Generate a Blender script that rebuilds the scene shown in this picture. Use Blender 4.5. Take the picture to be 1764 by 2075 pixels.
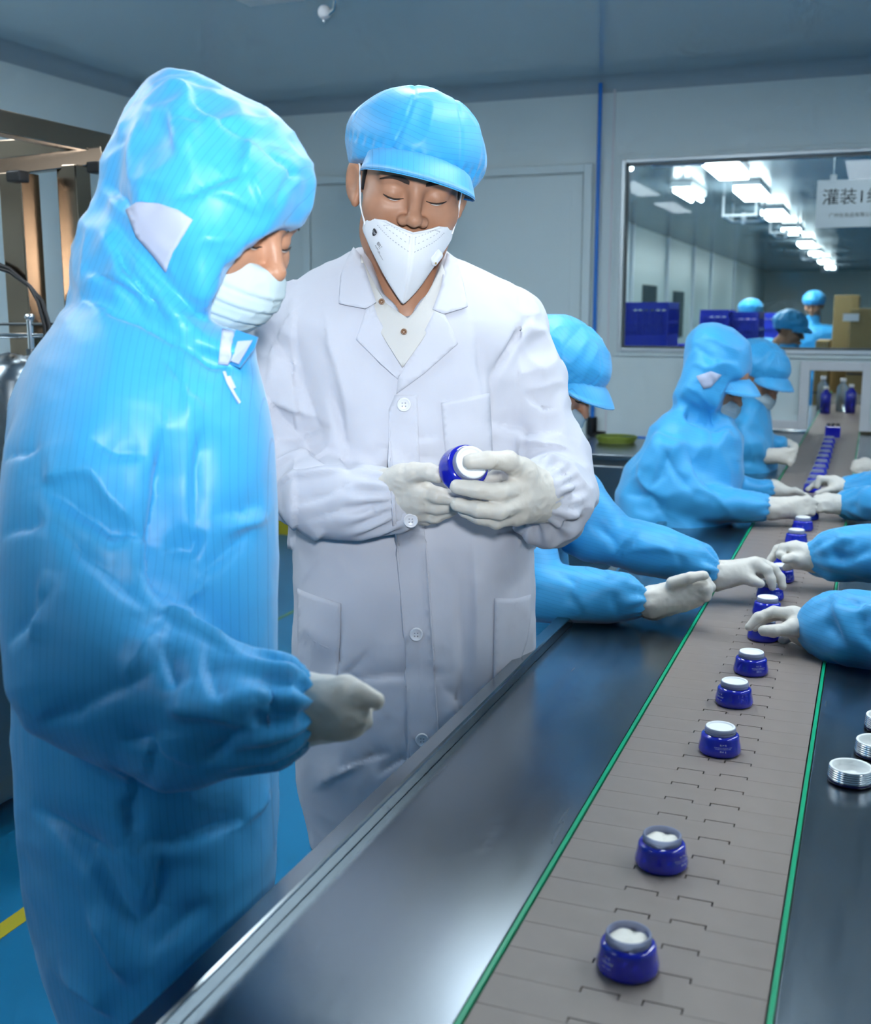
import bpy, bmesh, math, random
import numpy as np
from mathutils import Vector, Matrix

for _o in list(bpy.data.objects):
    bpy.data.objects.remove(_o, do_unlink=True)
SC = bpy.context.scene
COL = SC.collection

# ---------------------------------------------------------------- camera
FPX, PITCH, HEAD, CZ = 2250.0, math.radians(10.2), math.radians(21.4), 1.344
_F = np.array([-math.sin(HEAD), math.cos(HEAD), 0.0])
_R = np.array([math.cos(HEAD), math.sin(HEAD), 0.0])
_Z = np.array([0.0, 0.0, 1.0])
_FW = math.cos(PITCH) * _F - math.sin(PITCH) * _Z
_UP = math.sin(PITCH) * _F + math.cos(PITCH) * _Z
_C = np.array([0.0, 0.0, CZ])

def P(u, v, d):
    """world point measured off the photograph: pixel u, v at depth d metres"""
    return _C + ((u - 882.0) / FPX * _R + (1037.5 - v) / FPX * _UP + _FW) * d

def proj(pts):
    d = np.asarray(pts, float) - _C
    zc = d @ _FW
    return 882.0 + FPX * (d @ _R) / zc, 1037.5 - FPX * (d @ _UP) / zc, zc

def on_z(u, v, z):
    r = (u - 882.0) / FPX * _R + (1037.5 - v) / FPX * _UP + _FW
    return _C + r * ((z - CZ) / r[2])

def on_y(u, v, y):
    r = (u - 882.0) / FPX * _R + (1037.5 - v) / FPX * _UP + _FW
    return _C + r * (y / r[1])

cam_d = bpy.data.cameras.new('camera')
cam_d.sensor_fit = 'HORIZONTAL'
cam_d.sensor_width = 36.0
cam_d.lens = FPX / 1764.0 * 36.0
cam_d.clip_start = 0.05
cam_d.dof.use_dof = True
cam_d.dof.focus_distance = 1.75
cam_d.dof.aperture_fstop = 7.0
cam = bpy.data.objects.new('camera', cam_d)
COL.objects.link(cam)
cam.matrix_world = Matrix(((_R[0], _UP[0], -_FW[0], 0), (_R[1], _UP[1], -_FW[1], 0),
                           (_R[2], _UP[2], -_FW[2], CZ), (0, 0, 0, 1)))
SC.camera = cam

# ---------------------------------------------------------------- light and exposure
SC.cycles.max_bounces = 5
SC.cycles.diffuse_bounces = 2
SC.cycles.glossy_bounces = 3
SC.cycles.transmission_bounces = 5
SC.cycles.transparent_max_bounces = 5
SC.cycles.caustics_reflective = False
SC.cycles.caustics_refractive = False
SC.cycles.use_adaptive_sampling = True
SC.cycles.adaptive_threshold = 0.10
SC.cycles.adaptive_min_samples = 12
SC.cycles.sample_clamp_indirect = 6.0
SC.view_settings.view_transform = 'Standard'
SC.view_settings.look = 'None'
SC.view_settings.gamma = 1.0
SC.view_settings.use_curve_mapping = False
SC.view_settings.exposure = 0.78
world = bpy.data.worlds.new('world')
SC.world = world
world.use_nodes = True
world.node_tree.nodes['Background'].inputs[0].default_value = (0.75, 0.88, 1.0, 1)
world.node_tree.nodes['Background'].inputs[1].default_value = 0.10

# the photographer's flash, on the camera and tilted a little upwards
fl = bpy.data.lights.new('flash', 'SPOT')
fl.energy = 78.0
fl.color = (0.93, 0.97, 1.0)
fl.spot_size = math.radians(62)
fl.spot_blend = 1.0
fl.shadow_soft_size = 0.05
flo = bpy.data.objects.new('flash', fl)
COL.objects.link(flo)
_fp = _C + 0.06 * _R + 0.17 * _Z - 0.02 * _F
flo.location = _fp
_aim = P(640, 340, 2.4) - _fp
flo.rotation_euler = Vector(_aim).to_track_quat('-Z', 'Y').to_euler()
# ---------------------------------------------------------------- materials
MATS = {}
def nd(nt, typ, **kw):
    n = nt.nodes.new(typ)
    for k, v in kw.items():
        setattr(n, k, v)
    return n

def mat(name, col, rough=0.5, metal=0.0, spec=0.5, trans=0.0, coat=0.0, sheen=0.0, emit=None, estr=0.0, alpha=1.0, ior=1.45, sss=0.0):
    m = bpy.data.materials.new(name)
    m.use_nodes = True
    b = m.node_tree.nodes['Principled BSDF']
    i = b.inputs
    i['Base Color'].default_value = (*col, 1)
    i['Roughness'].default_value = rough
    i['Metallic'].default_value = metal
    i['Specular IOR Level'].default_value = spec
    i['Transmission Weight'].default_value = trans
    i['Coat Weight'].default_value = coat
    i['Coat Roughness'].default_value = 0.08
    i['Sheen Weight'].default_value = sheen
    i['IOR'].default_value = ior
    i['Alpha'].default_value = alpha
    i['Subsurface Weight'].default_value = sss
    if sss:
        i['Subsurface Radius'].default_value = (0.012, 0.005, 0.003)
        i['Subsurface Scale'].default_value = 0.6
    if emit:
        i['Emission Color'].default_value = (*emit, 1)
        i['Emission Strength'].default_value = estr
    MATS[name] = m
    return m

def bsdf(m):
    return m.node_tree.nodes['Principled BSDF']

def add_noise_colour(m, scale, amount, stretch=(1, 1, 1), detail=3.0, coord='Object'):
    """mottle the base colour of a material by a noise"""
    nt = m.node_tree
    b = bsdf(m)
    c = tuple(b.inputs['Base Color'].default_value)
    tc = nd(nt, 'ShaderNodeTexCoord')
    mp = nd(nt, 'ShaderNodeMapping')
    mp.inputs['Scale'].default_value = stretch
    nz = nd(nt, 'ShaderNodeTexNoise')
    nz.inputs['Scale'].default_value = scale
    nz.inputs['Detail'].default_value = detail
    rp = nd(nt, 'ShaderNodeValToRGB')
    rp.color_ramp.elements[0].position = 0.3
    rp.color_ramp.elements[1].position = 0.7
    rp.color_ramp.elements[0].color = tuple(max(0, x * (1 - amount)) for x in c[:3]) + (1,)
    rp.color_ramp.elements[1].color = tuple(min(1, x * (1 + amount)) for x in c[:3]) + (1,)
    nt.links.new(tc.outputs[coord], mp.inputs[0])
    nt.links.new(mp.outputs[0], nz.inputs['Vector'])
    nt.links.new(nz.outputs['Fac'], rp.inputs[0])
    nt.links.new(rp.outputs[0], b.inputs['Base Color'])

def add_bump(m, scale, strength, dist=0.002, stretch=(1, 1, 1), detail=3.0, coord='Object', rough_var=None):
    nt = m.node_tree
    b = bsdf(m)
    tc = nd(nt, 'ShaderNodeTexCoord')
    mp = nd(nt, 'ShaderNodeMapping')
    mp.inputs['Scale'].default_value = stretch
    nz = nd(nt, 'ShaderNodeTexNoise')
    nz.inputs['Scale'].default_value = scale
    nz.inputs['Detail'].default_value = detail
    bp = nd(nt, 'ShaderNodeBump')
    bp.inputs['Strength'].default_value = strength
    bp.inputs['Distance'].default_value = dist
    nt.links.new(tc.outputs[coord], mp.inputs[0])
    nt.links.new(mp.outputs[0], nz.inputs['Vector'])
    nt.links.new(nz.outputs['Fac'], bp.inputs['Height'])
    prev = b.inputs['Normal'].links
    if prev:
        nt.links.new(prev[0].from_socket, bp.inputs['Normal'])
    nt.links.new(bp.outputs[0], b.inputs['Normal'])
    if rough_var:
        mr = nd(nt, 'ShaderNodeMapRange')
        mr.inputs['To Min'].default_value = rough_var[0]
        mr.inputs['To Max'].default_value = rough_var[1]
        nt.links.new(nz.outputs['Fac'], mr.inputs[0])
        nt.links.new(mr.outputs[0], b.inputs['Roughness'])

def add_stripes(m, line_col, period=0.005, frac=0.12, attr='stripe', strength=0.7):
    """fine woven lines: the mesh attribute `stripe` holds a length in metres across the lines"""
    nt = m.node_tree
    b = bsdf(m)
    at = nd(nt, 'ShaderNodeAttribute', attribute_name=attr)
    dv = nd(nt, 'ShaderNodeMath', operation='DIVIDE')
    dv.inputs[1].default_value = period
    fr = nd(nt, 'ShaderNodeMath', operation='FRACT')
    lt = nd(nt, 'ShaderNodeMath', operation='LESS_THAN')
    lt.inputs[1].default_value = frac
    ml = nd(nt, 'ShaderNodeMath', operation='MULTIPLY')
    ml.inputs[1].default_value = strength
    mx = nd(nt, 'ShaderNodeMixRGB')
    src = b.inputs['Base Color'].links
    if src:
        nt.links.new(src[0].from_socket, mx.inputs[1])
    else:
        mx.inputs[1].default_value = tuple(b.inputs['Base Color'].default_value)
    mx.inputs[2].default_value = (*line_col, 1)
    nt.links.new(at.outputs['Fac'], dv.inputs[0])
    nt.links.new(dv.outputs[0], fr.inputs[0])
    nt.links.new(fr.outputs[0], lt.inputs[0])
    nt.links.new(lt.outputs[0], ml.inputs[0])
    nt.links.new(ml.outputs[0], mx.inputs[0])
    nt.links.new(mx.outputs[0], b.inputs['Base Color'])

# ---------------------------------------------------------------- objects
def tag(o, label=None, cat=None, group=None, kind=None):
    if label: o['label'] = label
    if cat: o['category'] = cat
    if group: o['group'] = group
    if kind: o['kind'] = kind
    return o

def empty(name, loc=(0, 0, 0), label=None, cat=None, group=None, rot=(0, 0, 0)):
    o = bpy.data.objects.new(name, None)
    o.empty_display_size = 0.05
    o.location = loc
    o.rotation_euler = rot
    COL.objects.link(o)
    return tag(o, label, cat, group)

def put(name, me, m=None, parent=None, loc=None, keep=True):
    o = bpy.data.objects.new(name, me)
    COL.objects.link(o)
    if m is not None and len(me.materials) == 0:
        me.materials.append(MATS[m] if isinstance(m, str) else m)
    if loc is not None:
        o.location = loc
    if parent is not None:
        o.parent = parent
        if keep and loc is None:      # the mesh is in world coordinates: undo the parent's transform
            t = parent
            mw = Matrix.Identity(4)
            while t is not None:
                lm = Matrix.LocRotScale(t.location, t.rotation_euler, t.scale)
                mw = t.matrix_parent_inverse @ lm @ mw if t.parent else lm @ mw
                t = t.parent
            o.matrix_parent_inverse = mw.inverted()
    return o

def mesh_np(name, V, Fc, smooth=True):
    me = bpy.data.meshes.new(name)
    V = np.asarray(V, np.float32)
    if isinstance(Fc, np.ndarray):
        n, k = Fc.shape
        me.vertices.add(len(V)); me.vertices.foreach_set('co', V.ravel())
        me.loops.add(n * k); me.loops.foreach_set('vertex_index', Fc.astype(np.int32).ravel())
        me.polygons.add(n)
        me.polygons.foreach_set('loop_start', np.arange(0, n * k, k, dtype=np.int32))
        me.update(calc_edges=True)
        me.validate()
    else:
        me.from_pydata([tuple(v) for v in V], [], [tuple(f) for f in Fc])
        me.update()
    if smooth:
        me.polygons.foreach_set('use_smooth', np.ones(len(me.polygons), bool))
    return me

class MB:
    """collects boxes, tubes, lathes, prisms into one mesh"""
    def __init__(s):
        s.V = []; s.F = []; s.S = []
    def raw(s, V, F, smooth=False):
        o = len(s.V)
        s.V += [tuple(v) for v in V]
        s.F += [tuple(i + o for i in f) for f in F]
        s.S += [smooth] * len(F)
        return s
    def box(s, lo, hi, M=None, bev=0.0):
        lo = np.minimum(lo, hi).astype(float) if False else np.array(lo, float); hi = np.array(hi, float)
        bm = bmesh.new()
        bmesh.ops.create_cube(bm, size=1)
        for v in bm.verts:
            v.co = Vector((lo[i] + (v.co[i] + .5) * (hi[i] - lo[i]) for i in range(3)))
        if bev:
            bmesh.ops.bevel(bm, geom=bm.edges[:], offset=bev, segments=2, profile=0.6, affect='EDGES')
        bm.verts.index_update()
        V = [v.co.copy() for v in bm.verts]
        if M is not None:
            V = [M @ v for v in V]
        s.raw([tuple(v) for v in V], [[v.index for v in f.verts] for f in bm.faces], False)
        bm.free()
        return s
    def tube(s, pts, r, n=10, cap=True, smooth=True):
        pts = [np.array(p, float) for p in pts]
        rs = r if hasattr(r, '__len__') else [r] * len(pts)
        V = []; F = []
        prev = None
        for i, p in enumerate(pts):
            t = pts[min(i + 1, len(pts) - 1)] - pts[max(i - 1, 0)]
            t = t / (np.linalg.norm(t) + 1e-12)
            a = prev if prev is not None else (np.array([0, 0, 1.]) if abs(t[2]) < .9 else np.array([1., 0, 0]))
            a = a - t * (a @ t); a /= np.linalg.norm(a) + 1e-12
            prev = a
            b = np.cross(t, a)
            for k in range(n):
                q = 2 * math.pi * k / n
                V.append(p + rs[i] * (math.cos(q) * a + math.sin(q) * b))
        for i in range(len(pts) - 1):
            for k in range(n):
                k2 = (k + 1) % n
                F.append((i * n + k, i * n + k2, (i + 1) * n + k2, (i + 1) * n + k))
        s.raw(V, F, smooth)
        if cap:
            s.raw([V[k] for k in range(n)], [tuple(range(n))[::-1]], False)
            s.raw([V[-n + k] for k in range(n)], [tuple(range(n))], False)
        return s
    def lathe(s, prof, n=32, c=(0, 0, 0), M=None, smooth=True):
        V = []; F = []
        for r, z in prof:
            for k in range(n):
                q = 2 * math.pi * k / n
                V.append(Vector((r * math.cos(q), r * math.sin(q), z)))
        if M is not None:
            V = [M @ v for v in V]
        V = [(v[0] + c[0], v[1] + c[1], v[2] + c[2]) for v in V]
        for i in range(len(prof) - 1):
            for k in range(n):
                k2 = (k + 1) % n
                F.append((i * n + k, i * n + k2, (i + 1) * n + k2, (i + 1) * n + k))
        return s.raw(V, F, smooth)
    def prism(s, poly, z0, z1):
        n = len(poly)
        V = [(x, y, z0) for x, y in poly] + [(x, y, z1) for x, y in poly]
        F = [tuple(range(n))[::-1], tuple(range(n, 2 * n))]
        F += [(i, (i + 1) % n, n + (i + 1) % n, n + i) for i in range(n)]
        return s.raw(V, F, False)
    def mesh(s, name='mesh'):
        me = bpy.data.meshes.new(name)
        me.from_pydata(s.V, [], s.F)
        me.polygons.foreach_set('use_smooth', np.array(s.S, bool))
        me.update()
        return me
    def build(s, name, m, parent=None, loc=None):
        return put(name, s.mesh(name), m, parent, loc)

def frame_M(o, x, y, z):
    return Matrix(((x[0], y[0], z[0], o[0]), (x[1], y[1], z[1], o[1]), (x[2], y[2], z[2], o[2]), (0, 0, 0, 1)))

def unit(v):
    v = np.asarray(v, float)
    return v / (np.linalg.norm(v) + 1e-12)

def text_mesh(txt, size, align='CENTER', ext=0.0, spacing=1.0):
    c = bpy.data.curves.new('lettering', 'FONT')
    c.body = txt; c.size = size; c.align_x = align; c.align_y = 'CENTER'; c.extrude = ext
    c.resolution_u = 3; c.space_character = spacing
    o = bpy.data.objects.new('lettering', c)
    COL.objects.link(o)
    dg = bpy.context.evaluated_depsgraph_get()
    me = bpy.data.meshes.new_from_object(o.evaluated_get(dg))
    bpy.data.objects.remove(o, do_unlink=True)
    bpy.data.curves.remove(c)
    return me

def text_points(txt, size, align='CENTER'):
    me = text_mesh(txt, size, align)
    V = [v.co.copy() for v in me.vertices]
    F = [tuple(p.vertices) for p in me.polygons]
    bpy.data.meshes.remove(me)
    return V, F

# ---------------------------------------------------------------- signed distance modelling
def smin(a, b, k):
    if k <= 0: return np.minimum(a, b)
    h = np.clip(.5 + .5 * (b - a) / k, 0, 1)
    return b + (a - b) * h - k * h * (1 - h)

class SDF:
    def __init__(s):
        s.ops = []
    def seg(s, a, b, ra, rb=None, side=None, k=0.02, mode='u'):
        """capsule from a to b; ra/rb a radius or (across `side`, other) pair"""
        a = np.array(a, float); b = np.array(b, float)
        ra = (ra, ra) if np.isscalar(ra) else ra
        rb = ra if rb is None else ((rb, rb) if np.isscalar(rb) else rb)
        ab = b - a; L2 = ab @ ab + 1e-12
        t = ab / math.sqrt(L2)
        if side is None:
            side = np.array([0, 0, 1.]) if abs(t[2]) < .9 else np.array([1., 0, 0])
        sd = np.array(side, float); sd = sd - t * (sd @ t); sd = unit(sd)
        nn = np.cross(t, sd)
        m = max(*ra, *rb)
        lo = np.minimum(a, b) - m; hi = np.maximum(a, b) + m
        def f(x, y, z):
            px, py, pz = x - a[0], y - a[1], z - a[2]
            h = np.clip((px * ab[0] + py * ab[1] + pz * ab[2]) / L2, 0, 1)
            qx, qy, qz = px - h * ab[0], py - h * ab[1], pz - h * ab[2]
            w = ra[0] + (rb[0] - ra[0]) * h
            d = ra[1] + (rb[1] - ra[1]) * h
            if ra[0] == ra[1] and rb[0] == rb[1]:
                return np.sqrt(qx * qx + qy * qy + qz * qz) - w
            u = (qx * sd[0] + qy * sd[1] + qz * sd[2]) / w
            v = (qx * nn[0] + qy * nn[1] + qz * nn[2]) / d
            mn = np.minimum(w, d)
            l = (qx * t[0] + qy * t[1] + qz * t[2]) / mn
            g = np.sqrt(u * u + v * v + l * l)
            return (g - 1) * mn
        s.ops.append((f, lo, hi, k, mode))
        return s
    def chain(s, pts, rs, side=None, k=0.01):
        for i in range(len(pts) - 1):
            s.seg(pts[i], pts[i + 1], rs[i], rs[i + 1], side, k)
        return s
    def ell(s, c, r, ax=None, k=0.02, mode='u'):
        c = np.array(c, float); r = np.array(r, float)
        A = np.eye(3) if ax is None else np.array([unit(q) for q in ax])
        m = r.max(); mn = r.min()
        def f(x, y, z):
            px, py, pz = x - c[0], y - c[1], z - c[2]
            u = (px * A[0, 0] + py * A[0, 1] + pz * A[0, 2]) / r[0]
            v = (px * A[1, 0] + py * A[1, 1] + pz * A[1, 2]) / r[1]
            w = (px * A[2, 0] + py * A[2, 1] + pz * A[2, 2]) / r[2]
            g = np.sqrt(u * u + v * v + w * w)
            # first-order distance
            gr = np.sqrt((u / r[0]) ** 2 + (v / r[1]) ** 2 + (w / r[2]) ** 2) + 1e-9
            return np.where(g > 0.3, g * (g - 1) / gr, -mn * .7)
        s.ops.append((f, c - m, c + m, k, mode))
        return s
    def stack(s, levels, k=0.02, mode='u', n=2.3, fold=None):
        """levels: (centre xyz, right vector angle in rad, half width a, half depth b) from low z to high z"""
        zs = np.array([l[0][2] for l in levels])
        cx = np.array([l[0][0] for l in levels]); cy = np.array([l[0][1] for l in levels])
        an = np.array([l[1] for l in levels]); A = np.array([l[2] for l in levels]); B = np.array([l[3] for l in levels])
        m = max(A.max(), B.max()) * 1.25
        lo = np.array([cx.min() - m, cy.min() - m, zs[0]]); hi = np.array([cx.max() + m, cy.max() + m, zs[-1]])
        def f(x, y, z):
            zz = np.clip(z, zs[0], zs[-1])
            X = x - np.interp(zz, zs, cx); Y = y - np.interp(zz, zs, cy)
            t = np.interp(zz, zs, an); a = np.interp(zz, zs, A); b = np.interp(zz, zs, B)
            u = X * np.cos(t) + Y * np.sin(t); v = -X * np.sin(t) + Y * np.cos(t)
            if fold is not None:
                th = np.arctan2(v / b, u / a)
                sc = 1 + fold(th, zz)
                a = a * sc; b = b * sc
            g = (np.abs(u / a) ** n + np.abs(v / b) ** n) ** (1 / n)
            d = (g - 1) * np.minimum(a, b)
            dz = np.abs(z - zz)
            return np.where(dz > 0, np.sqrt(np.maximum(d, 0) ** 2 + dz ** 2) + np.minimum(d, 0) * 0, d)
        s.ops.append((f, lo, hi, k, mode))
        return s
    def half(s, p, nrm, k=0.0, mode='s'):
        """cut away everything on the side the normal points to"""
        p = np.array(p, float); q = unit(nrm)
        def f(x, y, z):
            return -((x - p[0]) * q[0] + (y - p[1]) * q[1] + (z - p[2]) * q[2])
        s.ops.append((f, None, None, k, mode))
        return s
    def mesh(s, vox, smooth=2, pad=0.012):
        los = [o[1] for o in s.ops if o[4] == 'u']; his = [o[2] for o in s.ops if o[4] == 'u']
        lo = np.min(los, 0) - pad - vox * 2; hi = np.max(his, 0) + pad + vox * 2
        n = np.ceil((hi - lo) / vox).astype(int) + 1
        ax = [(lo[i] + vox * np.arange(n[i])).astype(np.float32) for i in range(3)]
        D = np.full(n, 1.0, np.float32)
        for f, l, h, k, mode in s.ops:
            if l is None:
                sl = [slice(0, n[i]) for i in range(3)]
            else:
                g = k + 3 * vox
                sl = [slice(max(0, int((l[i] - g - lo[i]) / vox)), min(n[i], int((h[i] + g - lo[i]) / vox) + 2)) for i in range(3)]
            x = ax[0][sl[0]][:, None, None]; y = ax[1][sl[1]][None, :, None]; z = ax[2][sl[2]][None, None, :]
            d = f(x, y, z).astype(np.float32)
            B = D[sl[0], sl[1], sl[2]]
            if mode == 'u':
                D[sl[0], sl[1], sl[2]] = smin(B, d, k)
            else:
                D[sl[0], sl[1], sl[2]] = -smin(-B, d, k)
        return surf_nets(D, lo, vox, smooth)

def surf_nets(D, lo, vox, smooth):
    D[0] = D[-1] = 1; D[:, 0] = D[:, -1] = 1; D[:, :, 0] = D[:, :, -1] = 1
    ins = D < 0
    c = np.zeros(tuple(q - 1 for q in D.shape), np.int8)
    cor = [(i, j, k) for i in (0, 1) for j in (0, 1) for k in (0, 1)]
    sh = c.shape
    for i, j, k in cor:
        c += ins[i:i + sh[0], j:j + sh[1], k:k + sh[2]]
    act = np.argwhere((c > 0) & (c < 8))
    idx = np.full(sh, -1, np.int32)
    I, J, K = act.T
    idx[I, J, K] = np.arange(len(act))
    val = {q: D[I + q[0], J + q[1], K + q[2]] for q in cor}
    acc = np.zeros((len(act), 3)); cnt = np.zeros(len(act))
    for q in cor:
        for a in range(3):
            if q[a] == 0:
                q2 = list(q); q2[a] = 1; q2 = tuple(q2)
                d0, d1 = val[q], val[q2]
                m = (d0 < 0) != (d1 < 0)
                t = np.where(m, d0 / np.where(m, d0 - d1, 1), 0)
                p = np.array(q, float)[None, :].repeat(len(act), 0)
                p[:, a] += t
                acc += p * m[:, None]; cnt += m
    V = lo + (act + acc / np.maximum(cnt, 1)[:, None]) * vox
    Q = []
    for a in range(3):
        s0 = [slice(None)] * 3; s1 = [slice(None)] * 3
        s0[a] = slice(0, -1); s1[a] = slice(1, None)
        e = ins[tuple(s0)] != ins[tuple(s1)]
        b, cc = [(1, 2), (2, 0), (0, 1)][a]
        ed = np.argwhere(e)
        ok = (ed[:, b] > 0) & (ed[:, cc] > 0) & (ed[:, b] < sh[b]) & (ed[:, cc] < sh[cc])
        ed = ed[ok]
        flip = ins[ed[:, 0], ed[:, 1], ed[:, 2]]
        qs = []
        for db, dc in ((-1, -1), (0, -1), (0, 0), (-1, 0)):
            w = ed.copy(); w[:, b] += db; w[:, cc] += dc
            qs.append(idx[w[:, 0], w[:, 1], w[:, 2]])
        qs = np.stack(qs, 1)
        qs[~flip] = qs[~flip][:, ::-1]
        Q.append(qs)
    Q = np.concatenate(Q)
    Q = Q[(Q >= 0).all(1)]
    V = lap(V, Q, smooth)
    return V, Q

def lap(V, Q, it, f=0.5, w=None):
    if it <= 0: return V
    E = np.concatenate([Q[:, [0, 1]], Q[:, [1, 2]], Q[:, [2, 3]], Q[:, [3, 0]]])
    n = len(V)
    deg = np.bincount(E[:, 0], minlength=n) + np.bincount(E[:, 1], minlength=n)
    for _ in range(it):
        S = np.stack([np.bincount(E[:, 0], V[E[:, 1], i], n) + np.bincount(E[:, 1], V[E[:, 0], i], n) for i in range(3)], 1)
        d = S / np.maximum(deg, 1)[:, None] - V
        V = V + d * (f if w is None else (f * w)[:, None])
    return V

def normals(V, Q):
    a = V[Q[:, 2]] - V[Q[:, 0]]; b = V[Q[:, 3]] - V[Q[:, 1]]
    fn = np.cross(a, b)
    n = len(V)
    N = np.zeros((n, 3))
    for c in range(4):
        for i in range(3):
            N[:, i] += np.bincount(Q[:, c], fn[:, i], n)
    return N / (np.linalg.norm(N, axis=1, keepdims=True) + 1e-12)

_rng = np.random.RandomState(7)
_LAT = _rng.rand(32, 32, 32).astype(np.float32) * 2 - 1
def noise3(p, seed=0):
    p = np.asarray(p, float) + seed * 7.31
    i = np.floor(p).astype(int); f = p - i
    f = f * f * (3 - 2 * f)
    r = 0
    for dx in (0, 1):
        for dy in (0, 1):
            for dz in (0, 1):
                w = (f[:, 0] if dx else 1 - f[:, 0]) * (f[:, 1] if dy else 1 - f[:, 1]) * (f[:, 2] if dz else 1 - f[:, 2])
                r = r + w * _LAT[(i[:, 0] + dx) & 31, (i[:, 1] + dy) & 31, (i[:, 2] + dz) & 31]
    return r

def ridged(p, seed=0):
    return 1 - 2 * np.abs(noise3(p, seed))

def seg_dist(V, pts):
    """distance to a polyline and the position along it (0..1)"""
    best = np.full(len(V), 9.0); tt = np.zeros(len(V))
    n = len(pts) - 1
    for i in range(n):
        a = np.asarray(pts[i], float); b = np.asarray(pts[i + 1], float)
        ab = b - a
        h = np.clip((V - a) @ ab / (ab @ ab + 1e-12), 0, 1)
        d = np.linalg.norm(V - a - h[:, None] * ab, axis=1)
        m = d < best
        best[m] = d[m]; tt[m] = (i + h[m]) / n
    return best, tt

def snap(V, uv):
    """the points of a surface seen at given pixels of the photograph"""
    u, v, zc = proj(V)
    out = []
    for a, b in uv:
        d2 = (u - a) ** 2 + (v - b) ** 2
        r = 6.0
        m = d2 < r * r
        while not m.any() and r < 60:
            r *= 1.6
            m = d2 < r * r
        if not m.any(): continue
        ii = np.where(m)[0]
        out.append(V[ii[np.argmin(zc[ii] + d2[ii] * 1e-5)]])
    return out

def crease(V, N, uv, w, amp, lean=2.3, taper=True):
    """push a fold into a cloth along a line measured on the photograph: steep on one side, sloping on the other"""
    pts = snap(V, uv)
    if len(pts) < 2: return V
    best = np.full(len(V), 9.0); tt = np.zeros(len(V)); sg = np.zeros(len(V))
    n = len(pts) - 1
    for i in range(n):
        a = pts[i]; ab = pts[i + 1] - a
        L2 = ab @ ab + 1e-12
        h = np.clip((V - a) @ ab / L2, 0, 1)
        q = V - a - h[:, None] * ab
        d = np.linalg.norm(q, axis=1)
        m = d < best
        best[m] = d[m]; tt[m] = (i + h[m]) / n
        sg[m] = np.einsum('ij,ij->i', q[m], np.cross(ab / math.sqrt(L2), N[m]))
    m = best < w * 14
    ws = np.where(sg[m] > 0, w * .5, w * lean)
    g = np.exp(-(best[m] / ws) ** 1.15)
    if taper:
        g = g * np.clip(np.minimum(tt[m], 1 - tt[m]) * 3.2 + .12, 0, 1)
    V = V.copy()
    V[m] += N[m] * (amp * 1.15 * g)[:, None]
    return V

def cloth(name, sdf, vox, m, parent, smooth=2, post=None, stripe=None):
    V, Q = sdf.mesh(vox, smooth)
    if post is not None:
        V = post(V, Q)
    me = mesh_np(name, V, Q)
    if stripe is not None:
        at = me.attributes.new('stripe', 'FLOAT', 'POINT')
        at.data.foreach_set('value', stripe(V).astype(np.float32))
    return put(name, me, m, parent)
# ---------------------------------------------------------------- materials of the place
mat('wall_panel', (0.70, 0.82, 0.85), 0.32, spec=0.35)
add_bump(MATS['wall_panel'], 1.2, 0.12, 0.02, (0.4, 0.4, 6.0), 2.0)
mat('ceiling_panel', (0.56, 0.71, 0.79), 0.13, spec=0.6)
add_bump(MATS['ceiling_panel'], 0.9, 0.05, 0.02)
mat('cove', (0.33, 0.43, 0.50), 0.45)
mat('aluminium', (0.62, 0.69, 0.73), 0.3, metal=0.55)
mat('white_profile', (0.70, 0.74, 0.79), 0.4)
mat('floor_epoxy', (0.012, 0.20, 0.42), 0.28, spec=0.5)
add_noise_colour(MATS['floor_epoxy'], 1.3, 0.10)
mat('tape_yellow', (0.52, 0.46, 0.03), 0.5)
mat('tape_green', (0.14, 0.30, 0.16), 0.5)
mat('steel', (0.25, 0.29, 0.32), 0.26, metal=1.0)
add_bump(MATS['steel'], 60, 0.008, 0.001, (1, 0.06, 1), 2.0, rough_var=(0.20, 0.30))
mat('steel_rim', (0.32, 0.36, 0.38), 0.22, metal=1.0)
mat('steel_dark', (0.12, 0.14, 0.15), 0.35, metal=0.8)
mat('steel_brown', (0.33, 0.255, 0.19), 0.2, metal=1.0)  # brown reflected in the steel tubes is put into the base colour
add_bump(MATS['steel_brown'], 40, 0.05, 0.002, (1, 1, 0.1))
mat('chrome', (0.72, 0.74, 0.76), 0.1, metal=1.0)
mat('black_rubber', (0.012, 0.013, 0.015), 0.45)
mat('blue_pipe', (0.015, 0.20, 0.72), 0.35)
mat('green_strip', (0.0, 0.36, 0.17), 0.35)
mat('slat_plastic', (0.245, 0.205, 0.185), 0.42)
add_noise_colour(MATS['slat_plastic'], 9, 0.10)
mat('under_belt', (0.012, 0.012, 0.013), 0.6)
mat('lamp_glow', (0.9, 0.95, 1.0), 0.4, emit=(0.86, 0.95, 1.0), estr=12.0)
mat('lamp_glow_far', (0.9, 0.95, 1.0), 0.4, emit=(0.90, 1.0, 0.97), estr=30.0)
mat('lamp_body', (0.8, 0.83, 0.85), 0.4)
mat('glass_pane', (0.80, 0.92, 0.97), 0.0, trans=1.0, ior=1.25)
mat('crate_blue', (0.02, 0.04, 0.55), 0.4)
mat('cardboard', (0.30, 0.21, 0.09), 0.75)
mat('paper_white', (0.72, 0.74, 0.78), 0.6)
mat('ink_black', (0.03, 0.03, 0.04), 0.6)
mat('coil_green', (0.22, 0.30, 0.04), 0.5)
mat('brass', (0.55, 0.40, 0.15), 0.3, metal=1.0)
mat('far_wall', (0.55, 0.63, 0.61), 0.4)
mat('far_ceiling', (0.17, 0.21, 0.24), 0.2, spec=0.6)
mat('dark_glass', (0.04, 0.07, 0.08), 0.15, spec=0.6)

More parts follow.
